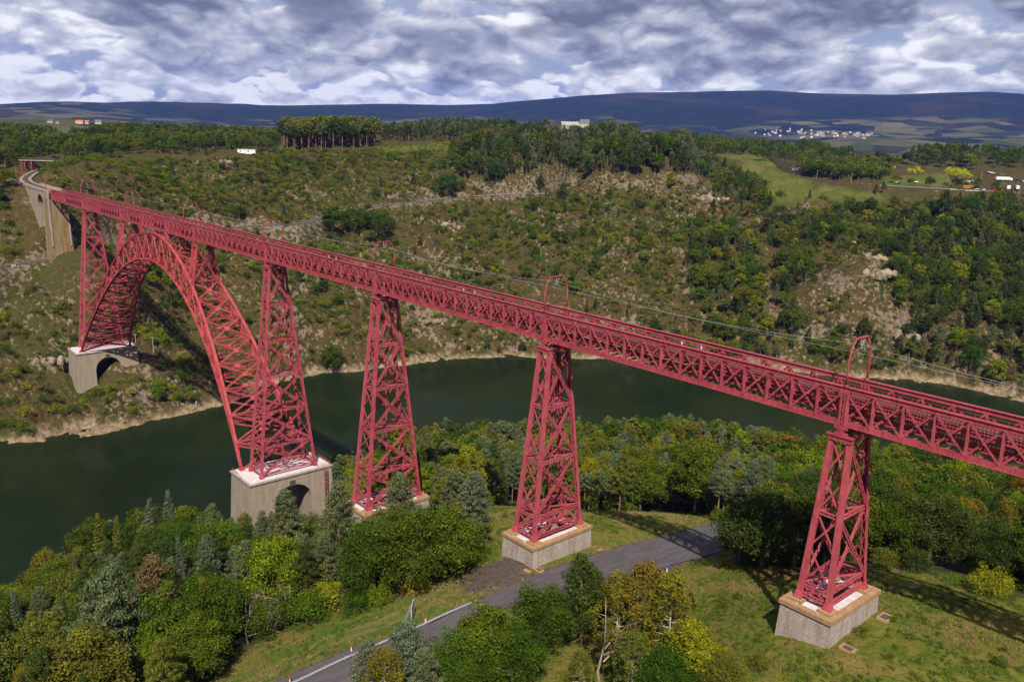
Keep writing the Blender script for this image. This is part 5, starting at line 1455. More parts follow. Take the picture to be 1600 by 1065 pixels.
T10 = [[(500,340),(600,345),(630,380),(600,395),(540,385)],[(700,330),(730,330),(760,420),(820,470),(700,470),(715,400)],[(820,320),(1060,300),(1090,360),(1040,420),(900,420),(830,380)],[(840,420),(1000,440),(900,470)],[(480,420),(560,440),(540,500),(480,470)],[(230,560),(340,560),(360,640),(250,640)],[(560,545),(860,545),(860,560),(560,575)],[(0,395),(45,395),(40,440),(-40,450)],[(215,420),(330,440),(330,500),(250,480)]]
T += scatter(T10, 11.0, [('round', 50, BD+['light green']), ('broad', 25, BD+['yellow green']), ('pine', 25, PD)], (5, 10), 40, world=MIDW, keep=.8, test=ft)
# scattered single trees on the heath
T += scatter([[(-60,300),(430,250),(700,250),(900,285),(1120,300),(1400,330),(1460,580),(1100,560),(480,575),(300,640),(-60,690)]], 15, [('round', 38, BD), ('pine', 42, PD), ('broad', 20, BD+['light green'])], (4, 10.5), 41, world=MIDW, keep=.6, test=ft)
# plateau in the distance: hedges and copses
T += scatter([[(-100,175),(1700,205),(1700,245),(1250,232),(1000,210),(850,205),(600,205),(430,205),(-100,200)]], 26, [('round', 60, BD), ('pine', 40, PD)], (10, 16), 42, world=FARW, keep=.8, test=lambda x, y, z, u, v, D: (D > 1150))
# heath scrub
slopes = [[(-60,280),(110,262),(430,240),(700,236),(720,290),(900,280),(1120,285),(1180,330),(1400,320),(1620,302),(1620,600),(1400,585),(1240,574),(1000,558),(560,572),(340,628),(0,690),(-60,690)]]
def noisy(x, y, z, u, v, D): return ft(x, y, z, u, v, D) & (fbm(x/28, y/28, 3, 61) > .40+.05*np.sin(x/50)) & (z > -84)
T += scatter(slopes, 4.6, [('bush', 1, ['olive green', 'deep green', 'mid green', 'light green', 'brown', 'olive green', 'yellow green'])], (1.0, 4.6), 43, world=MIDW, keep=.9, test=noisy)
T += scatter(slopes, 4.6, [('bush', 1, ['brown', 'olive green', 'deep green', 'golden'])], (.7, 1.8), 44, world=MIDW, keep=.6, test=lambda x, y, z, u, v, D: ft(x, y, z, u, v, D) & (z > -84))
T += scatter([[(70,262),(110,246),(430,236),(700,236),(700,300),(480,330),(300,350),(120,300)]], 3.8, [('bush', 1, ['mid green', 'olive green', 'light green', 'deep green'])], (1.2, 4), 49, world=MIDW, keep=.8, test=lambda x, y, z, u, v, D: ft(x, y, z, u, v, D) & (fbm(x/22, y/22, 3, 69) > .5))
T += scatter(slopes, 3.6, [('bush', 1, ['deep green', 'dark green', 'mid green', 'deep green'])], (1.8, 6.5), 47, world=MIDW, keep=.75, test=lambda x, y, z, u, v, D: ft(x, y, z, u, v, D) & (fbm(x/38, y/38, 4, 67) > .565) & (z > -84))
T += scatter([[(430,230),(705,224),(705,252),(430,250)]], 5.0, [('bush', 1, ['yellow green', 'olive green', 'light green'])], (1.2, 3), 45, world=MIDW, keep=.7, test=ft)
# brush on the near clearing edges
T += scatter([CLEAR], 3.6, [('bush', 1, ['deep green', 'olive green', 'mid green', 'brown'])], (.4, 1.5), 46, world=W1, keep=.5,
             test=lambda x, y, z, u, v, D: (D < 330) & (dist_line(x, y, ROAD_S) > 7) & (fbm(x/9, y/9, 3, 71) > .57) & ~inpoly(u, v, [(330,1065),(700,925),(760,900),(760,935),(500,1065)]))

out_ = []
for q in T:
    if len(occ) and (((occ[:, 0]-q['x'])**2+(occ[:, 1]-q['y'])**2) < (occ[:, 2]+(1.2 if q['k'] != 'bush' else .2))**2).any() and q['D'] < 400: continue
    if q['D'] < 330 and q['k'] != 'bush':
        cap = CAPA if (q['y'] < -14 and q['u'] < 760) or (q['u'] < 560 and q['y'] < 14) or (q['u'] < 690 and q['x'] > -108 and q['y'] < 10) else CAPB
        cv = np.interp(q['u'], cap[:, 0], cap[:, 1])+ (q['r']-.45)*34
        # height that just reaches the cap
        k_ = (q['v']-cv)*q['d']/FPX*1.03
        if k_ < 3.2: continue
        q['h'] = min(q['h'], k_)
    elif q['D'] < 330 and q['u'] < 760 and q['x'] > -160:
        cv = np.interp(q['u'], CAPA[:, 0], CAPA[:, 1])
        if q['y'] < -14 and q['v'] < cv: continue
    if q['D'] > 600 and q['k'] != 'bush':
        k_ = (q['v']-np.interp(q['u'], FCAP[:, 0], FCAP[:, 1])-(q['r']-.35)*7)*q['d']/FPX
        if k_ < 4.5: continue
        q['h'] = min(q['h'], k_)
    # keep the view to the stone abutment and the far arch foot open
    if q['D'] > 330 and (abs(q['x']+343) < 14 and abs(q['y']) < 22 or abs(q['x']+410) < 34 and abs(q['y']) < 12): continue
    if -405 < q['x'] < -300 and -30 < q['y'] < 8 and q['k'] != 'bush': continue
    out_.append(q)
T = out_
for q in T:
    q['px'] = q['h']*FPX*.64/q['d']
    q['vis'] = -40 < q['u'] < 1640 and q['v']-q['px']/.64 < 1065 and q['v'] > 100
# ---- which stay individuals: the 290 of a kind that show largest
LM = [(70,250,'left of the far approach'),(60,215,'near the white houses at the far left'),(200,215,'above the far end of the viaduct'),(330,215,'left of the white shed'),(400,225,'just behind the white shed'),(520,205,'in the tall pine stand on the skyline'),
 (640,205,'behind the small green field'),(760,195,'in the skyline wood over the middle of the viaduct'),(900,235,'below the long white farmhouse'),(1000,245,'in the hillside pine wood above the hillside road'),(1120,225,'beside the telecom mast'),(1150,290,'at the left edge of the big sloping pasture'),
 (1300,225,'behind the big sloping pasture'),(1310,268,'in the grove left of the park'),(1480,240,'behind the yellow park trees'),(1570,250,'behind the lorry park'),(1400,330,'just below the big sloping pasture'),(1550,330,'below the service road at the right'),
 (1540,430,'on the dark wooded slope at the right edge'),(1550,560,'on the right bank close above the water'),(1350,560,'on the bank above the nearest catenary arch'),(1330,430,'around the pointed crag'),(1130,450,'in the wooded ravine of the far slope'),(1230,470,'right of the wooded ravine'),
 (950,380,'on the heath above the second catenary arch'),(720,420,'on the heath above the middle of the viaduct'),(620,360,'below the hillside road near the pale outcrop'),(540,360,'at the bend of the hillside road'),(500,480,'between the third and fourth piers on the far bank'),(300,320,'on the heath behind the great arch'),
 (280,500,'in the shadow band under the great arch'),(300,600,'on the rocky spur right of the far arch foot'),(60,470,'on the slope left of the far iron pier'),(60,610,'on the rocky shore at the left edge'),
 (60,1000,'at the lower left corner'),(60,900,'at the water edge of the lower left wood'),(180,860,'at the water edge left of the arched base'),(180,980,'in the middle of the lower left wood'),(300,880,'left of the bright green oak'),(330,980,'above the meadow strip'),(400,860,'in front of the arched masonry base'),(560,880,'among the big oaks by the meadow'),
 (580,720,'behind the third pier, beside the arched base'),(700,700,'between the third and second piers'),(770,740,'just left of the second pier'),(930,700,'just right of the second pier'),(1050,680,'behind the road clearing'),(1150,700,'in the wood left of the nearest pier'),(1220,780,'right behind the nearest pier on its left'),
 (1420,760,'right of the nearest pier'),(1420,850,'at the wood edge right of the nearest pier'),(1540,780,'in the autumn coloured wood at the right edge'),(1560,860,'at the clearing edge at the right'),(1000,830,'on the grass of the road clearing'),(1200,940,'on the grass left of the nearest base'),(1500,1000,'on the grass right of the nearest base'),(1150,1040,'at the bottom of the grassy clearing'),(660,960,'on the verge by the guardrail')]
LMA = np.array([(a, b) for a, b, _ in LM], float)
WORDS = {'pine_tree': 'pine', 'fir_tree': 'conical fir', 'broadleaf_tree': 'leafy tree', 'bush': 'bush', 'birch_tree': 'birch', 'bare_tree': 'bare tree'}
byname = {}
for q in T: byname.setdefault(NAME[q['k']], []).append(q)
hand_count = {}
for r in rows: hand_count[NAME[r[3]]] = hand_count.get(NAME[r[3]], 0)+1
stuff = {}; labels_seen = {}
for nm, L in byname.items():
    L.sort(key=lambda q: -(q['px'] if q['vis'] else 0))
    n_ind = 296-hand_count.get(nm, 0)
    for i, q in enumerate(L):
        if i < n_ind and q['vis']:
            cu, cvv = q['u'], q['v']-q['px']/.64*.5
            j = int(np.argmin((LMA[:, 0]-cu)**2+((LMA[:, 1]-cvv)*1.4)**2))
            tw = q['t']
            if q['k'] == 'dead': tw = 'grey'
            size = 'tall' if q['h'] > 12.5 else 'low' if q['h'] < (7 if nm != 'bush' else 1.6) else 'middling'
            if q['k'] == 'tall_pine': size = 'long stemmed'
            shape = 'broad' if q['w'] > 1.08 else 'slim' if q['w'] < .93 else ''
            lod = lod_of(q['h'], q['d'])
            o = plant(q['k'], int(q['r']*97), (q['x'], q['y'], q['z']-.15), q['h'], q['w'] if q['k'] != 'bush' else q['w']*1.25, q['r']*6.28, q['t'], None, (CAT[nm]+'s').replace('bushs', 'bushes')+' '+LM[j][2], lod)
            labels_seen.setdefault((size, shape, tw, WORDS[nm], LM[j][2]), []).append((cu, o))
        else: stuff.setdefault(nm, []).append(q)

ORD = ['', 'second', 'third', 'fourth', 'fifth', 'sixth', 'seventh', 'eighth']
NUMW = ['', 'one', 'two', 'three', 'four', 'five', 'six', 'seven', 'eight', 'nine', 'ten', 'eleven', 'twelve']
for key, L in labels_seen.items():
    L.sort(key=lambda a: a[0]); n_ = len(L)
    for i, (_, o) in enumerate(L):
        if n_ == 1: pre = ''
        elif i == 0: pre = 'leftmost'
        elif i == n_-1: pre = 'rightmost'
        elif n_ == 3: pre = 'middle'
        elif i < 8: pre = ORD[i]+' from left'
        else: pre = ''
        for drop in range(3):
            q = list(key)
            if drop > 0: q[1] = ''
            if drop > 1 and n_ == 1: q[0] = ''
            if drop > 1 and 'from' in pre: pre = pre.replace(' from left', '')
            lab = ' '.join(f"{pre} {q[0]} {q[1]} {q[2]} {q[3]} {q[4]}".split())
            if len(lab.split()) <= 16: break
        o['label'] = lab

_bl = {}
for L in labels_seen.values():
    for _, o in L: _bl.setdefault(o['label'], []).append(o)
for lb_, L in _bl.items():
    if len(L) > 1:
        L.sort(key=lambda o: -project(np.array(o.location))[1][0])
        for o, w_ in zip(L, ['lower', 'upper', 'higher', 'topmost', 'back', 'hidden']):
            if len(lb_.split()) < 16: o['label'] = w_+' '+lb_
            else: o['label'] = w_+' '+lb_.replace('middling ', '').replace('tall ', '').replace('low ', '')

def gn_scatter(name, variants, pts, kind='stuff'):
    """variants: list of (mesh, colour); pts: (x,y,z,rot,sx,sz,idx) -> one object with instances on its points"""
    P = np.array([q[:7] for q in pts], float)
    me = bpy.data.meshes.new(name); me.vertices.add(len(P)); me.vertices.foreach_set('co', P[:, :3].astype(np.float32).ravel())
    for nm_, col in (('rot', 3), ('sx', 4), ('sz', 5)):
        a = me.attributes.new(nm_, 'FLOAT', 'POINT'); a.data.foreach_set('value', P[:, col].astype(np.float32))
    a = me.attributes.new('pick', 'INT', 'POINT'); a.data.foreach_set('value', P[:, 6].astype(np.int32))
    ta = me.attributes.new('tint', 'FLOAT_COLOR', 'POINT'); ta.data.foreach_set('color', np.array([(*q[7], 1.0) for q in pts], np.float32).ravel())
    o = link(name, me); tag(o, kind=kind)
    ng = bpy.data.node_groups.new(name, 'GeometryNodeTree'); ng.interface.new_socket('Geometry', in_out='INPUT', socket_type='NodeSocketGeometry'); ng.interface.new_socket('Geometry', in_out='OUTPUT', socket_type='NodeSocketGeometry')
    gi = ng.nodes.new('NodeGroupInput'); go = ng.nodes.new('NodeGroupOutput'); jn = ng.nodes.new('GeometryNodeJoinGeometry')
    def at(n_, ty='FLOAT'):
        a = ng.nodes.new('GeometryNodeInputNamedAttribute'); a.data_type = ty; a.inputs['Name'].default_value = n_; return a.outputs['Attribute']
    rot, sx, sz, pk = at('rot'), at('sx'), at('sz'), at('pick', 'INT')
    cr_ = ng.nodes.new('ShaderNodeCombineXYZ'); ng.links.new(rot, cr_.inputs[2])
    cs = ng.nodes.new('ShaderNodeCombineXYZ'); ng.links.new(sx, cs.inputs[0]); ng.links.new(sx, cs.inputs[1]); ng.links.new(sz, cs.inputs[2])
    for i, vm in enumerate(variants):
        vo = bpy.data.objects.new(name+'_source', inst_mesh(vm))
        oi = ng.nodes.new('GeometryNodeObjectInfo'); oi.inputs['Object'].default_value = vo; oi.inputs['As Instance'].default_value = True
        cmp_ = ng.nodes.new('FunctionNodeCompare'); cmp_.data_type = 'INT'; cmp_.operation = 'EQUAL'
        ng.links.new(pk, cmp_.inputs[2]); cmp_.inputs[3].default_value = i
        ip = ng.nodes.new('GeometryNodeInstanceOnPoints')
        ng.links.new(gi.outputs[0], ip.inputs['Points']); ng.links.new(cmp_.outputs[0], ip.inputs['Selection']); ng.links.new(oi.outputs['Geometry'], ip.inputs['Instance'])
        ng.links.new(cr_.outputs[0], ip.inputs['Rotation']); ng.links.new(cs.outputs[0], ip.inputs['Scale']); ng.links.new(ip.outputs[0], jn.inputs[0])
    ng.links.new(jn.outputs[0], go.inputs[0])
    md = o.modifiers.new('scatter', 'NODES'); md.node_group = ng
    return o
PLN = {'pine_tree': 'pine_wood', 'fir_tree': 'fir_wood', 'broadleaf_tree': 'broadleaf_wood', 'bush': 'scrub', 'birch_tree': 'birch_wood', 'bare_tree': 'bare_wood'}
for nm, L in stuff.items():
    var = []; keyi = {}; pts = []
    for q in L:
        lod = max(1, lod_of(q['h'], q['d']))
        if nm == 'bush': lod = max(2, lod)
        key = (q['k'], int(q['r']*97) % NVAR[q['k']], lod)
        if key not in keyi:
            keyi[key] = len(var); var.append(asset(*key)[2])
        s = q['h']/10; w_ = q['w']*(1.25 if q['k'] == 'bush' else 1)
        pts.append((q['x'], q['y'], q['z']-.15, q['r']*6.28, s*w_, s, keyi[key], TINT[q['t']]))
    gn_scatter(PLN[nm], var, pts)

# ------------------------------------------------------------------ grass tufts on the near clearing and heath tufts
def tuft_mesh(seed, n, hgt_, spread, wid):
    rng = np.random.default_rng(seed); V = []; 
    for i in range(n):
        a = rng.random()*6.28; r = spread*rng.random()**.6; b = np.array([math.cos(a)*r, math.sin(a)*r, -.03]); l = np.array([rng.normal()*.35, rng.normal()*.35, 1.0])*hgt_*(.5+.7*rng.random())
        s = np.array([-math.sin(a*3), math.cos(a*3), 0])*wid; V += [b-s, b+s, b+l+s*.3, b+l-s*.3]
    return mesh_np('tuft', np.array(V), np.arange(len(V)).reshape(-1, 4), [LEAF])
TF = [tuft_mesh(s, 26, .34, .36, .035) for s in (1, 2)]
rng = np.random.default_rng(5)
n = 60000
x = rng.uniform(-130, 60, n); y = rng.uniform(-80, 70, n); z = hgt(x, y); u, v, d = project(np.c_[x, y, z])
m_ = inpoly(u, v, CLEAR) & (u < 1640) & (v < 1100) & (dist_line(x, y, ROAD_S) > 5.2) & (np.hypot((x-lay[0]), (y-lay[1])) > 5)
for px, _, hx, hy, _ in FOOT: m_ &= ~((abs(x-px) < hx) & (abs(y) < hy))
m_ &= rng.random(n) < .25+.75*sstep(.42, .58, fbm(x/6, y/6, 3, 15))
x, y, z = x[m_], y[m_], z[m_]; tn = (fbm(x/8, y/8, 3, 16) > .52)
gc = [(0.090, 0.125, 0.018), (0.215, 0.160, 0.062), (0.055, 0.075, 0.018), (0.17, 0.15, 0.05)]
pts = [(a, b, c_, rng.random()*6.28, .6+.8*rng.random(), .5+.9*rng.random(), int(rng.random() < .5), gc[(1 if t_ else 0)+2*int(rng.random() < .35)]) for a, b, c_, t_ in zip(x, y, z, tn)]
gn_scatter('grass', TF, pts)
# ------------------------------------------------------------------ small materials
def flat_mat(name, c, rough=0.7, metallic=0.0, spec=0.3, var=0.15):
    mt, t = new_mat(name); geo = t.node('ShaderNodeNewGeometry')
    n = t.noise(geo.outputs['Position'], 1.2, 4, 0.6)
    out_bsdf(t, t.mix(t.ramp(n, .3, .7, 0, 1), tuple(q*(1-var) for q in c), tuple(min(1, q*(1+var)) for q in c)), rough, metallic=metallic, spec=spec); return mt
RENDERW = flat_mat('pale_render', (0.42, 0.38, 0.31)); RENDERC = flat_mat('cream_render', (0.52, 0.45, 0.34)); SLATE = flat_mat('slate_roof', (0.10, 0.11, 0.14)); TILE = flat_mat('red_tile_roof', (0.42, 0.14, 0.07)); GREYROOF = flat_mat('grey_fibre_roof', (0.30, 0.27, 0.235))
GLASS = flat_mat('window_glass', (0.03, 0.035, 0.045), 0.15, spec=0.6); SHEDW = flat_mat('white_cladding', (0.66, 0.66, 0.64)); RUBBER = flat_mat('tyre_rubber', (0.02, 0.02, 0.02)); TARP = flat_mat('blue_tarpaulin', (0.03, 0.12, 0.45)); ORANGE = flat_mat('orange_wood', (0.62, 0.24, 0.02)); PLANK = flat_mat('pale_timber', (0.50, 0.38, 0.25)); REDP = flat_mat('red_plastic', (0.55, 0.02, 0.03)); CONC = flat_mat('concrete', (0.36, 0.34, 0.31)); BLUEP = flat_mat('blue_plastic', (0.02, 0.09, 0.5)); WOODP = flat_mat('weathered_pole', (0.30, 0.26, 0.21))
def gable(root, L, W, H, R, wall, roof, wins=3, name_w='wall', chim=True, ov=.4):
    b = MB(); x, y = L/2, W/2
    b.add([(-x, -y, -1.5), (x, -y, -1.5), (x, y, -1.5), (-x, y, -1.5), (-x, -y, H), (x, -y, H), (x, y, H), (-x, y, H), (-x, 0, H+R), (x, 0, H+R)],
          [(0, 1, 5, 4), (1, 2, 6, 9, 5), (2, 3, 7, 6), (3, 0, 4, 8, 7)]); b.build('wall', wall, root)
    r = MB(); th = .18; k = R/y; e = y+ov
    for s in (-1, 1):
        vs = []
        for xx in (-x-ov, x+ov):
            for yy, zz in ((0.0, H+R), (s*e, H+R-k*e)): vs += [(xx, yy, zz+.03), (xx, yy, zz+th+.03)]
        r.add(vs, [(0, 1, 3, 2), (4, 6, 7, 5), (0, 4, 5, 1), (2, 3, 7, 6), (0, 2, 6, 4), (1, 5, 7, 3)])
    rf = r.build('roof', roof, root)
    if chim: c_ = MB(); c_.box(x*.6-.4, x*.6+.4, -.4, .4, H+R-.5, H+R+1.1); c_.build('chimney', TILE, rf)
    for i in range(wins):
        xx = -x+L*(i+.5)/wins
        for s in (-1, 1):
            w_ = MB(); w_.box(xx-.5, xx+.5, s*(y+.04)-.03, s*(y+.04)+.03, H*.35, H*.35+1.3); o = w_.build('window', GLASS, root)
def house(u, v, L, W, H, R, rz, wall, roof, label, cat='house', group=None, wins=3, chim=True, name='house', dmax=3500, pxw=None):
    p = pick(u, v, 90, dmax)
    if p is None: return
    if pxw is None: pxw = PXW.get((u, v), None)
    if pxw: k_ = pxw*float((p-CAM)@FW)/FPX/L; L, W, H, R = L*k_, W*k_, H*k_, R*k_
    r = empty(name, (p[0], p[1], ground(p[0], p[1])), rz); gable(r, L, W, H, R, wall, roof, wins, chim=chim); tag(r, label, cat, group); return r
PXW = {(890,200):27, (913,200):14, (846,206):8, (857,209):9, (1006,206):13, (1030,210):26, (1232,237):13, (79,192):8, (91,193):6, (125,193):11, (137,194):6, (154,194):9}
VX = YAW   # view azimuth; rz measured so that 0 keeps the long side along X
LR = math.atan2(RT[1], RT[0])     # direction that runs left to right across the picture
house(890, 200, 20, 11, 2.8, 4, LR+.15, RENDERW, GREYROOF, 'long pale barn of the farm on the hilltop wood, with a light grey roof', 'barn', wins=5, chim=False, name='barn')
house(913, 200, 10, 9, 5, 4, LR-.1, RENDERW, SLATE, 'white farmhouse with dark slate roof and red chimney beside the long pale barn', wins=3)
house(846, 206, 6, 7, 3.5, 2, LR+.3, CONC, GREYROOF, 'small grey shed left of the red roofed cottage on the hilltop', 'shed', wins=1, chim=False, name='shed')
house(857, 209, 7, 6, 3.5, 2.5, LR-.4, RENDERW, TILE, 'small white cottage with bright red tile roof at the edge of the pine wood', wins=2)
house(1006, 206, 11, 8, 5, 3.5, LR+.1, RENDERC, SLATE, 'slate roofed house at the left end of the pale farm sheds', wins=3)
house(1030, 210, 20, 9, 2.6, 3, LR-.12, RENDERW, GREYROOF, 'long pale farm shed right of the slate roofed house', 'barn', wins=5, chim=False, name='barn')
house(1232, 237, 14, 8, 2.5, 1.2, LR+.1, CONC, GREYROOF, 'low open shelter with a flat grey roof behind the big pasture', 'shelter', wins=0, chim=False, name='shelter')
house(79, 192, 20, 12, 6, 5, LR+.2, RENDERW, SLATE, 'white house farthest left in the hamlet on the skyline meadow')
house(91, 193, 12, 10, 4, 3, LR-.2, RENDERW, SLATE, 'low white outbuilding right of the leftmost hamlet house')
house(125, 193, 19, 12, 4.5, 4, LR+.1, RENDERC, TILE, 'hamlet house with a wide red tiled roof')
house(137, 194, 9, 8, 5, 3, LR-.1, RENDERW, TILE, 'small white hamlet house beside the wide red roof')
house(154, 194, 17, 12, 6, 6, LR+.3, RENDERW, SLATE, 'hamlet house with a steep blue grey slate roof, rightmost of the hamlet')
# white site hut on the rim of the far slope
p = pick(386, 240); r = empty('site_hut', (p[0], p[1], ground(p[0], p[1])), LR); tag(r, 'long white flat roofed hut standing alone on the rim of the far slope', 'hut')
b = MB(); b.box(-6.8, 6.8, -1.5, 1.5, -.2, 2.9); b.build('wall', SHEDW, r); b = MB(); b.box(-7, 7, -1.7, 1.7, 2.905, 3.1); b.build('roof', SHEDW, r)
for xx in (-4.6, 1.4): b = MB(); b.box(xx-.5, xx+.5, -1.56, -1.51, 1.2, 2.2); b.build('window', GLASS, r)
b = MB(); b.box(-5, -1.5, -1.3, 1.3, -.9, -.205); b.build('footing', DARK, r)
# town in the far valley
hm = {}
def small_house(seed, wall, roof):
    rg = np.random.default_rng(seed); L, W, H, R_ = 14+rg.random()*14, 11+rg.random()*5, 7+rg.random()*6, 4+rg.random()*3
    b = MB(); x, y = L/2, W/2
    b.add([(-x, -y, -6), (x, -y, -6), (x, y, -6), (-x, y, -6), (-x, -y, H), (x, -y, H), (x, y, H), (-x, y, H)], [(0, 1, 5, 4), (1, 2, 6, 5), (2, 3, 7, 6), (3, 0, 4, 7)])
    b.add([(-x-.5, -y-.6, H-.3), (x+.5, -y-.6, H-.3), (x+.5, y+.6, H-.3), (-x-.5, y+.6, H-.3), (-x-.5, 0, H+R_), (x+.5, 0, H+R_)], [(0, 1, 5, 4), (2, 3, 4, 5), (0, 4, 3), (1, 2, 5)], 1)
    return b.mesh('town_house', [wall, roof])
HM = [small_house(i, [RENDERW, RENDERW, SHEDW, RENDERC][i % 4], [SLATE, GREYROOF, TILE, SLATE][i % 4]) for i in range(8)]
rg = np.random.default_rng(3); n = 0
for i in range(75):
    u = rg.uniform(1180, 1362); v = rg.normal(209.5, 2.6)-(u-1200)*-.006
    p = pick(u, v, 1500, 9000)
    if p is None or np.hypot(*(p-CAM)[:2]) < 2500: continue
    o = link('town_house', HM[i % 8]); o.location = p; o.rotation_euler = (0, 0, rg.random()*3); s = .8; o.scale = (s*.9, s*.9, s*.9)
    tag(o, f"tiny {['slate roofed white', 'grey roofed pale', 'red roofed white', 'slate roofed cream'][i % 4]} house of the distant town, {'left end' if u < 1225 else 'left part' if u < 1265 else 'middle' if u < 1300 else 'right part'}", 'house', 'houses of the distant town'); n += 1
print('town houses', n)
# masts
def mast(u, v, vt, label, lattice):
    p, h = foot_height(u, v, vt)
    if p is None: return
    r = empty('telecom_mast', (p[0], p[1], ground(p[0], p[1])), LR); tag(r, label, 'telecom mast')
    b = MB(); w = .9 if lattice else 1.1
    if lattice:
        for sx in (-1, 1):
            for sy in (-1, 1): b.bar((sx*w, sy*w, 0), (sx*.35, sy*.35, h*.95), .22, .22)
        n_ = 12
        for i in range(n_):
            k0, k1 = 1-i/n_*.62, 1-(i+1)/n_*.62; z0, z1 = h*.95*i/n_, h*.95*(i+1)/n_; s = 1 if i % 2 else -1
            for sy in (-1, 1): b.bar((-s*w*k0, sy*w*k0, z0), (s*w*k1, sy*w*k1, z1), .14, .1); b.bar((sy*w*k0, -s*w*k0, z0), (sy*w*k1, s*w*k1, z1), .14, .1)
    else: b.tube([(0, 0, 0), (0, 0, h)], [.75, .45], 8)
    b.build('tower', GALV, r)
    for i, (z, k) in enumerate(((.93, 1.0), (.78, 1.0)) if not lattice else ((.95, .8),)):
        for a in (0, 2.1, 4.2):
            q = MB(); x, y = math.cos(a)*1.1*k, math.sin(a)*1.1*k; q.box(x-.35, x+.35, y-.35, y+.35, h*z-1.6, h*z+1.4); q.build('antenna_panel', SHEDW, r)
    q = MB(); q.tube([(0, 0, h), (0, 0, h+1.5)], .08, 5); q.build('lightning_rod', GALV, r)
mast(1134, 212, 189, 'stout white telecom mast with panel antennas against the blue hills', False)
mast(1308, 226, 184, 'slender lattice telecom mast rising over the trees before the distant town', True)
# wooden poles
pole = MB(); pole.tube([(0, 0, -.5), (0, 0, 8)], [.19, .13], 6); pole = pole.mesh('utility_pole', WOODP); arm = MB(); arm.box(-1, 1, -.07, .07, 7.3, 7.45); arm = arm.mesh('crossarm', WOODP)
for u, v, lab in ((642, 334, 'pale utility pole just below the hillside road'), (1276, 279, 'utility pole before the dark grove, leftmost of three'), (1298, 282, 'utility pole before the dark grove, middle of three'), (1330, 285, 'utility pole before the dark grove, rightmost of three'), (1080, 222, 'lamp post like pole beside the farm track on the skyline'),
                  (1322, 240, 'utility pole on the far pasture strip behind the grove'), (213, 548, 'grey pole standing in the shadow behind the far arch foot'), (240, 552, 'right one of the two grey poles behind the far arch foot'), (1107, 430, 'bare grey pole like trunk in the wooded ravine')):
    p = pick(u, v)
    if p is None: continue
    r = link('utility_pole', pole); r.location = (p[0], p[1], ground(p[0], p[1])); r.rotation_euler = (0, 0, LR); tag(r, lab, 'pole', 'utility poles'); link('crossarm', arm, r)
# ---- vehicles
def car_parts(kind):
    out = {}
    if kind == 'car':
        prof = [(-2.1, .35), (-2.1, .85), (-1.95, 1.0), (-1.2, 1.06), (-.6, 1.45), (.95, 1.47), (1.6, 1.05), (2.05, .95), (2.12, .4)]
        W = .88; b = MB(); n = len(prof); vs = [(x, -W*(1 if z < 1.1 else .82), z) for x, z in prof]+[(x, W*(1 if z < 1.1 else .82), z) for x, z in prof]
        b.add(vs, [tuple(range(n-1, -1, -1)), tuple(range(n, 2*n))]+[(i, (i+1) % n, (i+1) % n+n, i+n) for i in range(n)]); out['body'] = b
        g = MB(); g.add([(-1.15, -.80, 1.10), (-.62, -.75, 1.40), (.92, -.75, 1.41), (1.5, -.80, 1.10)], [(0, 1, 2, 3)]); 
        g = MB()
        for s in (-1, 1): g.add([(-1.1, s*.89, 1.07), (-.62, s*.75, 1.41), (.92, s*.75, 1.42), (1.45, s*.89, 1.07)], [(0, 1, 2, 3)])
        g.add([(-1.22, -.78, 1.09), (-.66, -.68, 1.46), (-.66, .68, 1.46), (-1.22, .78, 1.09)], [(0, 1, 2, 3)]); g.add([(1.62, -.78, 1.07), (1.0, -.68, 1.48), (1.0, .68, 1.48), (1.62, .78, 1.07)], [(0, 1, 2, 3)])
        out['windows'] = g
        out['wheels'] = [(-1.3, s*.8) for s in (-1, 1)]+[(1.3, s*.8) for s in (-1, 1)]; out['wr'] = .33
    return out
_cp = car_parts('car'); PAINT = {c: flat_mat(c.replace(' ', '_')+'_car_paint', k, .3, spec=.5, var=.03) for c, k in {'white': (.8, .8, .8), 'silver': (.45, .46, .48), 'black': (.02, .02, .025), 'dark grey': (.08, .085, .09), 'red': (.4, .02, .02), 'blue': (.03, .07, .3)}.items()}
_bm = {c: _cp['body'].mesh('body', m_, False) for c, m_ in PAINT.items()}; _wm = _cp['windows'].mesh('windows', GLASS)
wb_ = MB(); wb_.tube([(0, -.11, 0), (0, .11, 0)], .33, 10); _wh = wb_.mesh('wheel', RUBBER)
wb_ = MB(); wb_.tube([(0, -.15, 0), (0, .15, 0)], .5, 10); _wh2 = wb_.mesh('wheel', RUBBER)
def car(u, v, rz, colr, lab, group='parked cars at the service area'):
    p = pick(u, v)
    if p is None: return
    r = empty('parked_car', (p[0], p[1], ground(p[0], p[1])+.12), rz); tag(r, lab, 'car', group)
    link('body', _bm[colr], r); link('window', _wm, r)
    for x, y in _cp['wheels']: o = link('wheel', _wh, r); o.location = (x, y, .33)
car(18, 284, LR+.3, 'white', 'white van like car parked left of the railway at the far left edge', 'cars left of the railway')
car(26, 288, LR-.2, 'silver', 'silver car parked nearest the railway at the far left', 'cars left of the railway')
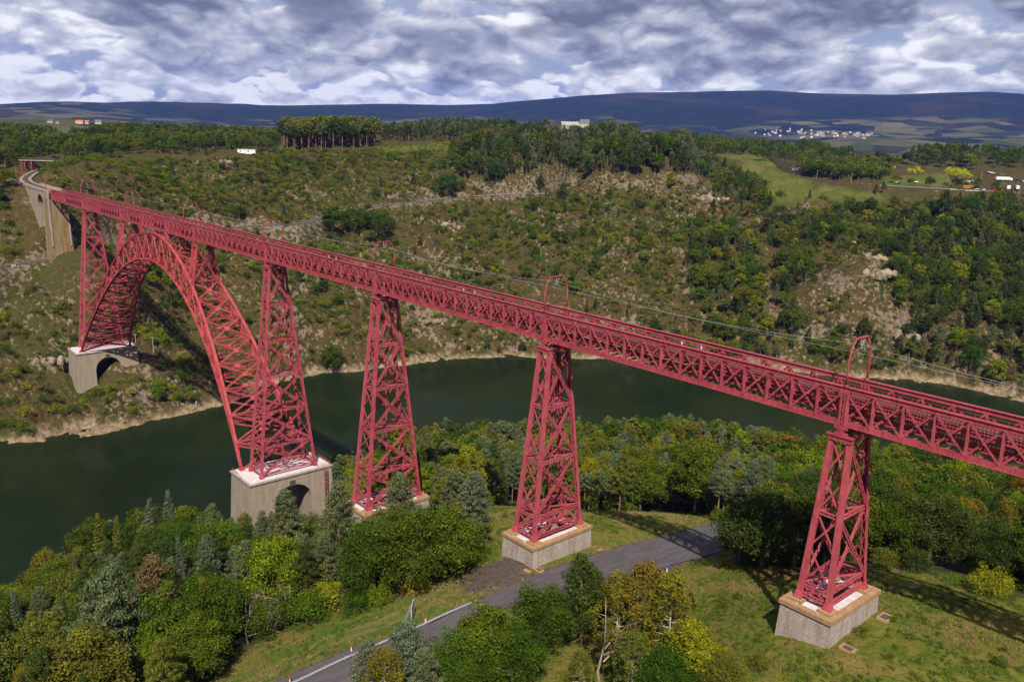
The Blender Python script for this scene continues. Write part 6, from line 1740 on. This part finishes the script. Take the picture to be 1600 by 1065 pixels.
places = [(1241,266,'white','leftmost white car in the small lay-by left of the grove'),(1246,266,'silver','silver car in the small lay-by left of the grove'),(1251,264,'white','right white car in the small lay-by left of the grove'),(1244,263,'dark grey','dark car behind the white ones in the small lay-by'),
 (1401,286,'white','white car on the park lawn under the brown topped tree'),(1406,287,'dark grey','dark car beside the white one under the brown topped tree'),(1431,286,'white','white car alone on the park lawn'),
 (1541,270,'dark grey','dark car, leftmost in the row behind the car park'),(1545,270,'silver','silver car, second in the row behind the car park'),(1549,271,'white','white car, third in the row behind the car park'),(1553,272,'silver','silver car, fourth in the row behind the car park'),(1557,273,'black','black car, right end of the row behind the car park'),
 (1526,297,'silver','silver car by the road, left of the black one'),(1532,298,'black','black car by the road before the poplars'),(1538,298,'white','white car by the road near the lorries'),(1544,299,'dark grey','dark grey car by the road near the lorries'),(1552,299,'red','red car by the road near the lorries'),
 (1595,283,'dark grey','dark car right of the lorries, upper one'),(1598,284,'white','white car at the right edge beside the lorries'),(1590,281,'blue','blue car at the right edge behind the trailers'),(1512,285,'white','white car behind the playground'),(1519,284,'silver','silver car behind the playground, right one')]
for i, (u, v, c_, l) in enumerate(places): car(u, v, LR+.2+(i % 3)*.12+(1.4 if 1525 > u > 1500 else 0), c_, l)
def lorry(u, v, rz, L, box_m, cab_m, lab, tarp=None):
    p = pick(u, v)
    if p is None: return
    r = empty('lorry', (p[0], p[1], ground(p[0], p[1])+.1), rz); tag(r, lab, 'lorry', 'lorries at the service area')
    b = MB(); b.box(-L/2, L/2-2.6, -1.25, 1.25, 1.1, 3.9); b.build('cargo_box', box_m, r)
    b = MB(); b.box(-L/2, L/2-.2, -.9, .9, .7, 1.09); b.build('chassis', DARK, r)
    b = MB(); x0, x1 = L/2-2.3, L/2; b.add([(x0, -1.2, .6), (x1, -1.2, .6), (x1, -1.2, 1.9), (x1-.35, -1.2, 3.0), (x0, -1.2, 3.3), (x0, 1.2, .6), (x1, 1.2, .6), (x1, 1.2, 1.9), (x1-.35, 1.2, 3.0), (x0, 1.2, 3.3)], [(4, 3, 2, 1, 0), (5, 6, 7, 8, 9), (0, 1, 6, 5), (1, 2, 7, 6), (2, 3, 8, 7), (3, 4, 9, 8), (4, 0, 5, 9)]); c_ = b.build('cab', cab_m, r)
    b = MB(); b.add([(x1+.02, -1.05, 1.95), (x1+.02, 1.05, 1.95), (x1-.31, 1.0, 2.9), (x1-.31, -1.0, 2.9)], [(0, 1, 2, 3)]); b.build('windscreen', GLASS, c_)
    for x in (-L/2+1, -L/2+2.2, L/2-1.3):
        for y in (-1.05, 1.05): o = link('wheel', _wh2, r); o.location = (x, y, .5)
    if tarp: b = MB(); b.box(-L/2+.3, L/2-3, -1.2, 1.2, 3.905, 4.25); b.build('roof_cover', tarp, r)
lorry(1568, 283, LR-.05, 16, SHEDW, PAINT['white'], 'long white articulated lorry parked behind the two short trailers')
lorry(1574, 297, LR+1.2, 11, SHEDW, PAINT['red'], 'lorry with white box and blue cover, left of the two at the road', TARP)
lorry(1588, 297, LR+1.25, 10, SHEDW, PAINT['red'], 'lorry with white and red box, right of the two at the road')
p = pick(1511, 296); r = empty('playground_frame', (p[0], p[1], ground(p[0], p[1])), LR); tag(r, 'orange wooden playground frame beside the road', 'playground')
for i in range(6):
    b = MB(); b.box(-4.2+i*1.6-.12, -4.2+i*1.6+.12, -1.6, -1.36, 0, 3.2); b.build('post', ORANGE, r)
for z in (1.2, 2.2, 3.0):
    b = MB(); b.box(-4.4, 4.1, -1.62, -1.34, z, z+.3); b.build('rail', ORANGE, r)
b = MB(); b.box(-4.3, 4.0, -1.3, 1.2, .9, 1.05); b.build('platform', PLANK, r)
for u, v, L, lab in ((1490, 297, 9, 'low pale timber platform left of the orange playground frame'), (1516, 299, 11, 'low pale timber platform in front of the orange playground frame'), (1528, 299, 6, 'low pale timber bench block right of the playground')):
    p = pick(u, v); r = empty('timber_platform', (p[0], p[1], ground(p[0], p[1])), LR+.1); tag(r, lab, 'platform', 'timber platforms by the playground')
    b = MB(); b.box(-L/2, L/2, -2, 2, .4, .7); b.build('deck', PLANK, r)
    for x in (-L/2+.4, L/2-.4): b = MB(); b.box(x-.2, x+.2, -1.8, 1.8, -.2, .395); b.build('support', PLANK, r)
# flags / lamp posts of the service area
lp = MB(); lp.tube([(0, 0, 0), (0, 0, 7), (0, .8, 7.6)], [.12, .09, .06], 6); lp = lp.mesh('lamp_post', GALV); lh = MB(); lh.box(-.2, .2, .7, 1.7, 7.5, 7.7); lh = lh.mesh('lamp_head', SHEDW)
for u, v, lab in ((1566, 297, 'white lamp post left of the lorries'), (1533, 283, 'lamp post in the middle of the car park'), (1480, 288, 'lamp post at the right end of the park lawn'), (1240, 268, 'white post at the small lay-by left of the grove')):
    p = pick(u, v); r = link('lamp_post', lp); r.location = (p[0], p[1], ground(p[0], p[1])); r.rotation_euler = (0, 0, LR); tag(r, lab, 'lamp post', 'lamp posts of the service area'); link('lamp_head', lh, r)
# ---- guard rails
def guardrail(S, label, step=4.0, hgt_=.75):
    pts = resample([tuple(p) for p in S], 2.0)
    r = empty('guardrail', tuple(pts[0])); tag(r, label, 'guardrail'); o0 = Vector(pts[0])
    b = MB()
    for i in range(len(pts)-1):
        a, c_ = Vector(pts[i])-o0, Vector(pts[i+1])-o0
        for dz in (.56, .74): b.bar(a+Vector((0, 0, dz)), c_+Vector((0, 0, dz)), .09, .13)
        b.bar(a+Vector((0, 0, .65)), c_+Vector((0, 0, .65)), .04, .16)
    b.build('rail_beam', GALV, r)
    for i in range(0, len(pts), max(1, int(step/2))):
        q = MB(); a = Vector(pts[i])-o0; q.box(a.x-.22, a.x-.1, a.y-.07, a.y+.07, -.4+a.z, a.z+.78); q.build('post', GALV, r)
gp = []
for u, v in ((440, 1080), (540, 1033), (640, 990), (700, 962), (748, 939)):
    p = pick(u, v, 60, 400); gp.append((p[0], p[1], ground(p[0], p[1])+(0.0 if u < 745 else -.3)))
gp = [(gp[0][0]+.2, gp[0][1]-30, gp[0][2]-.6)]+gp
guardrail(gp, 'long galvanised steel guardrail along the left edge of the near road')
g2 = [(p[0], p[1], p[2]) for p in (AROAD_S[::6]+np.array([0, 0, .05]))]
d_ = np.gradient(np.array(g2)[:, :2], axis=0); d_ /= np.linalg.norm(d_, axis=1)[:, None]
g2 = [(p[0]+d[1]*4.6, p[1]-d[0]*4.6, p[2]) for p, d in zip(g2, d_)]
if (np.array(g2[2])-CAM)@FW > (AROAD_S[12]-CAM)@FW: g2 = [(p[0]-d[1]*9.2, p[1]+d[0]*9.2, p[2]) for p, d in zip(g2, d_)]
guardrail(g2, 'far guardrail along the service road beside the park', 8)
hs = HROAD_S[(HROAD_S[:, 0] > -540)]
def side_line(S, off):
    S = np.array(S); d = np.gradient(S[:, :2], axis=0); d /= np.linalg.norm(d, axis=1)[:, None]
    q = np.c_[S[:, 0]+d[:, 1]*off, S[:, 1]-d[:, 0]*off, S[:, 2]]
    if ((q-CAM)@FW).mean() > ((S-CAM)@FW).mean(): q = np.c_[S[:, 0]-d[:, 1]*off, S[:, 1]+d[:, 0]*off, S[:, 2]]
    return q
uh, _, _ = project(HROAD_S)
for (ua, ub, lab) in ((560, 720, 'grey guardrail on the hillside road left of the middle'), (725, 900, 'bright guardrail on the hillside road in the middle of the slope'), (900, 1130, 'guardrail on the hillside road below the pine wood')):
    seg = HROAD_S[(uh > ua) & (uh < ub)][::3]
    if len(seg) > 3: guardrail([tuple(p) for p in side_line(seg, 3.0)], lab, 8)
# ---- sign, markers
p = pick(645, 969, 60, 400); z = ground(p[0], p[1])
r = empty('road_sign', (p[0], p[1], z), 2.40); tag(r, 'grey road sign board on two posts standing in the meadow by the road', 'sign')
b = MB(); b.box(-1.3, 1.3, -.05, .05, 1.3, 3.3); bd = b.build('sign_board', flat_mat('sign_back', (.34, .35, .38), .6), r)
for x in (-1.0, 1.0): b = MB(); b.box(x-.05, x+.05, .06, .16, -.3, 3.2); b.build('post', GALV, r)
for z_ in (1.6, 2.3, 3.0): b = MB(); b.box(-1.4, 1.4, .055, .09, z_, z_+.08); b.build('stiffener', GALV, bd)
b = MB(); b.bar((-1.0, .12, 2.6), (-1.0, 1.5, -.2), .07, .07); b.bar((1.0, .12, 2.6), (1.0, 1.5, -.2), .07, .07); b.build('back_strut', GALV, r)
mk = MB(); mk.box(-.11, .11, -.06, .06, -.2, .85); mk = mk.mesh('marker_post', SHEDW); mt_ = MB(); mt_.box(-.13, .13, -.08, .08, .851, 1.15); mt_ = mt_.mesh('red_top', REDP)
for u, v, lab in ((665, 973, 'white marker post with red top behind the guardrail, beside the sign'), (567, 1017, 'red topped marker post half hidden by the pale pine'), (453, 1068, 'red topped marker post at the bottom edge left of the guardrail'), (549, 1018, 'small white marker post in the meadow edge')):
    p = pick(u, v, 60, 400); r = link('marker_post', mk); r.location = (p[0], p[1], ground(p[0], p[1])); tag(r, lab, 'marker post', 'marker posts along the near road'); link('red_top', mt_, r)
p = pick(1042, 893, 60, 400); r = link('marker_post', mk); r.location = (p[0], p[1], ground(p[0], p[1])); tag(r, 'small marker with blue top on the right verge of the near road', 'marker post'); b = MB(); b.box(-.22, .22, -.12, .12, .86, 1.3); b.build('blue_top', BLUEP, r)
p = pick(307, 633); b = MB(); b.box(-.08, .08, -.08, .08, -.3, 1.6); r = b.build('shore_sign', GALV); r.location = tuple(p); b = MB(); b.box(-.6, .6, -.12, -.085, 1.0, 2.0); b.build('panel', SHEDW, r); tag(r, 'small white sign on the rocky shore under the great arch', 'sign')
# ---- overbridge behind the curved track
pa = RAIL_S[-2]; 
r = empty('overbridge', (-590, 36, 4.4), LR+.05); tag(r, 'dark road bridge with lattice sides crossing over the railway cutting', 'bridge')
b = MB(); b.box(-13, 13, -2.6, 2.6, 6.3, 6.9); b.build('deck', CONC, r)
for sy in (-1, 1):
    b = MB(); b.box(-13, 13, sy*2.7-.08, sy*2.7+.08, 7.9, 8.1); b.box(-13, 13, sy*2.7-.08, sy*2.7+.08, 6.91, 7.1)
    for i in range(14): b.bar((-13+i*1.86, sy*2.7, 7.1), (-13+(i+1)*1.86, sy*2.7, 7.9), .1, .1, (0, 1, 0))
    b.build('side_girder', DARK, r)
for x in (-9.5, -5.2, 5.2, 9.5):
    b = MB(); b.box(x-.25, x+.25, -2, 2, -2, 6.295); b.build('trestle', RED, r)
# ---- rock outcrops
RK, t = new_mat('granite'); geo = t.node('ShaderNodeNewGeometry'); tc = t.node('ShaderNodeTexCoord')
n1 = t.noise(tc.outputs['Object'], 1.3, 6, .65); n2 = t.noise(tc.outputs['Object'], 5, 5, .7)
c = t.mix(t.ramp(n1, .35, .65), (.13, .098, .066), (.30, .235, .165)); c = t.mix(t.ramp(n2, .55, .7, 0, .7), c, (.10, .085, .06)); out_bsdf(t, c, .95, bump(t, n2, .6, .2), spec=.1)
def rock_mesh(seed, n=1, spread=0, tall=1.0, small=1.0):
    rg = np.random.default_rng(seed); V = []; F = []
    for k in range(n):
        na, nb_ = 9, 6; off = np.array([rg.normal()*spread, rg.normal()*spread*.6, -abs(rg.normal())*spread*.25]); s = (.5+.9*rg.random())*small; a0 = rg.random()*6.28
        pl = rg.normal(size=(9, 3)); pl /= np.linalg.norm(pl, axis=1)[:, None]; dd = .62+.3*rg.random(9)
        base = len(V)
        for i in range(nb_+1):
            for j in range(na):
                th = math.pi*i/nb_; ph = 2*math.pi*j/na+a0; d = np.array([math.sin(th)*math.cos(ph), math.sin(th)*math.sin(ph), math.cos(th)])
                r = 1.0; q = pl@d; m_ = q > .2
                if m_.any(): r = min(r, (dd[m_]/q[m_]).min())
                V.append(off+d*r*s*np.array([1, .8, .75*tall]))
        for i in range(nb_):
            for j in range(na):
                F.append((base+i*na+j, base+(i+1)*na+j, base+(i+1)*na+(j+1) % na, base+i*na+(j+1) % na))
    return mesh_np('rock', V, F, [RK])
RM = [rock_mesh(s) for s in range(4)]
OUT = [(690, 350, 6, 5, 'pale jagged rock outcrop below the hillside road, left of the middle'), (715, 355, 5, 4, 'smaller pale outcrop right of the jagged one below the hillside road'), (355, 252, 5, 4.5, 'pale rock scar on the rim near the white hut'), (1360, 402, 8, 7, 'pointed grey crag crowning the right slope'), (1375, 425, 6, 6, 'grey rock face just below the pointed crag'),
       (1108, 308, 6, 7, 'grey crag under the bend of the hillside road at the pine wood'), (1412, 520, 6, 6, 'steep grey rock face low on the right slope'), (1440, 597, 7, 3, 'pale rock slab at the water edge on the right'), (680, 500, 5, 3, 'pale boulders on the slope right of the third pier'), (1380, 590, 5, 2.5, 'pale shore rocks right of the nearest catenary arch'),
       (1215, 578, 5, 2.5, 'pale shore rocks left of the nearest catenary arch'), (80, 560, 6, 3.5, 'brown rock ledge left of the far arch foot'), (760, 262, 6, 3, 'pale rocks on the upper slope in the middle'), (640, 300, 6, 3, 'ochre rocks above the hillside road'), (20, 415, 3, 2, 'small rocks beside the hillside road at the left edge')]
for i, (u, v, n_, s, lab) in enumerate(OUT):
    p = pick(u, v)
    if p is None: continue
    o = link('rock_outcrop', rock_mesh(50+i, n_*4, 1.0, 1.5, .42)); o.location = (p[0], p[1], p[2]-s*.1); o.scale = (s*.9, s*.9, s*.9); o.rotation_euler = (0, 0, LR); tag(o, lab, 'rock outcrop')
rg = np.random.default_rng(77); n = 90000
x = rg.uniform(-700, 500, n); y = rg.uniform(-260, 900, n); z = hgt(x, y); D = np.hypot(x-CAM[0], y-CAM[1]); u, v, d = project(np.c_[x, y, z])
u = np.nan_to_num(u, nan=-9e9); v = np.nan_to_num(v, nan=-9e9)
m_ = (D > 330) & (D < 900) & (u > -80) & (u < 1680) & (z > -88.5)
rk = np.zeros(n)
for (a, b_, ca, cb) in SCARS: rk = np.maximum(rk, np.exp(-(((u-a)/ca)**2+((v-b_)/cb)**2)*1.2))
sh_ = (z < -84.5)
rk = np.maximum(rk*.8*(fbm(x/14, y/14, 3, 19) > .45), .10*(fbm(x/20, y/20, 3, 29) > .5))
rk = np.where(sh_, .75, rk)
for pl in FIELDS+T1+T4+[[(-60,180),(1700,180),(1700,300),(1180,300),(1100,250),(-60,235)]]: rk = np.where(inpoly(u, v, pl) & ~sh_, 0, rk)
m_ &= (rg.random(n) < rk*.36) & (dist_line(x, y, HROAD_S) > 4.5)
x, y, z, sh_ = x[m_], y[m_], z[m_], sh_[m_]
pts = [(a, b_, c_-.1, rg.random()*6.28, s, s*(.5+.6*rg.random()), int(rg.integers(4)), (0, 0, 0)) for a, b_, c_, s in zip(x, y, z, .35+1.5*rg.random(len(x))**2.5)]
gn_scatter('rocks', RM, pts); print('rocks', len(pts))
# ------------------------------------------------------------------ air between the camera and the far hills
hb = MB(); hb.box(-13500, 13500, -13500, 13500, -620, 760)
mt = bpy.data.materials.new('haze'); mt.use_nodes = True; t = NT(mt.node_tree)
pv = t.node('ShaderNodeVolumePrincipled'); pv.inputs['Color'].default_value = (0.16, 0.30, 1.0, 1); pv.inputs['Density'].default_value = 0.000034; pv.inputs['Anisotropy'].default_value = 0.0
o_ = t.node('ShaderNodeOutputMaterial'); t.l.new(pv.outputs[0], o_.inputs['Volume'])
hz = hb.build('haze', mt); tag(hz, kind='stuff')
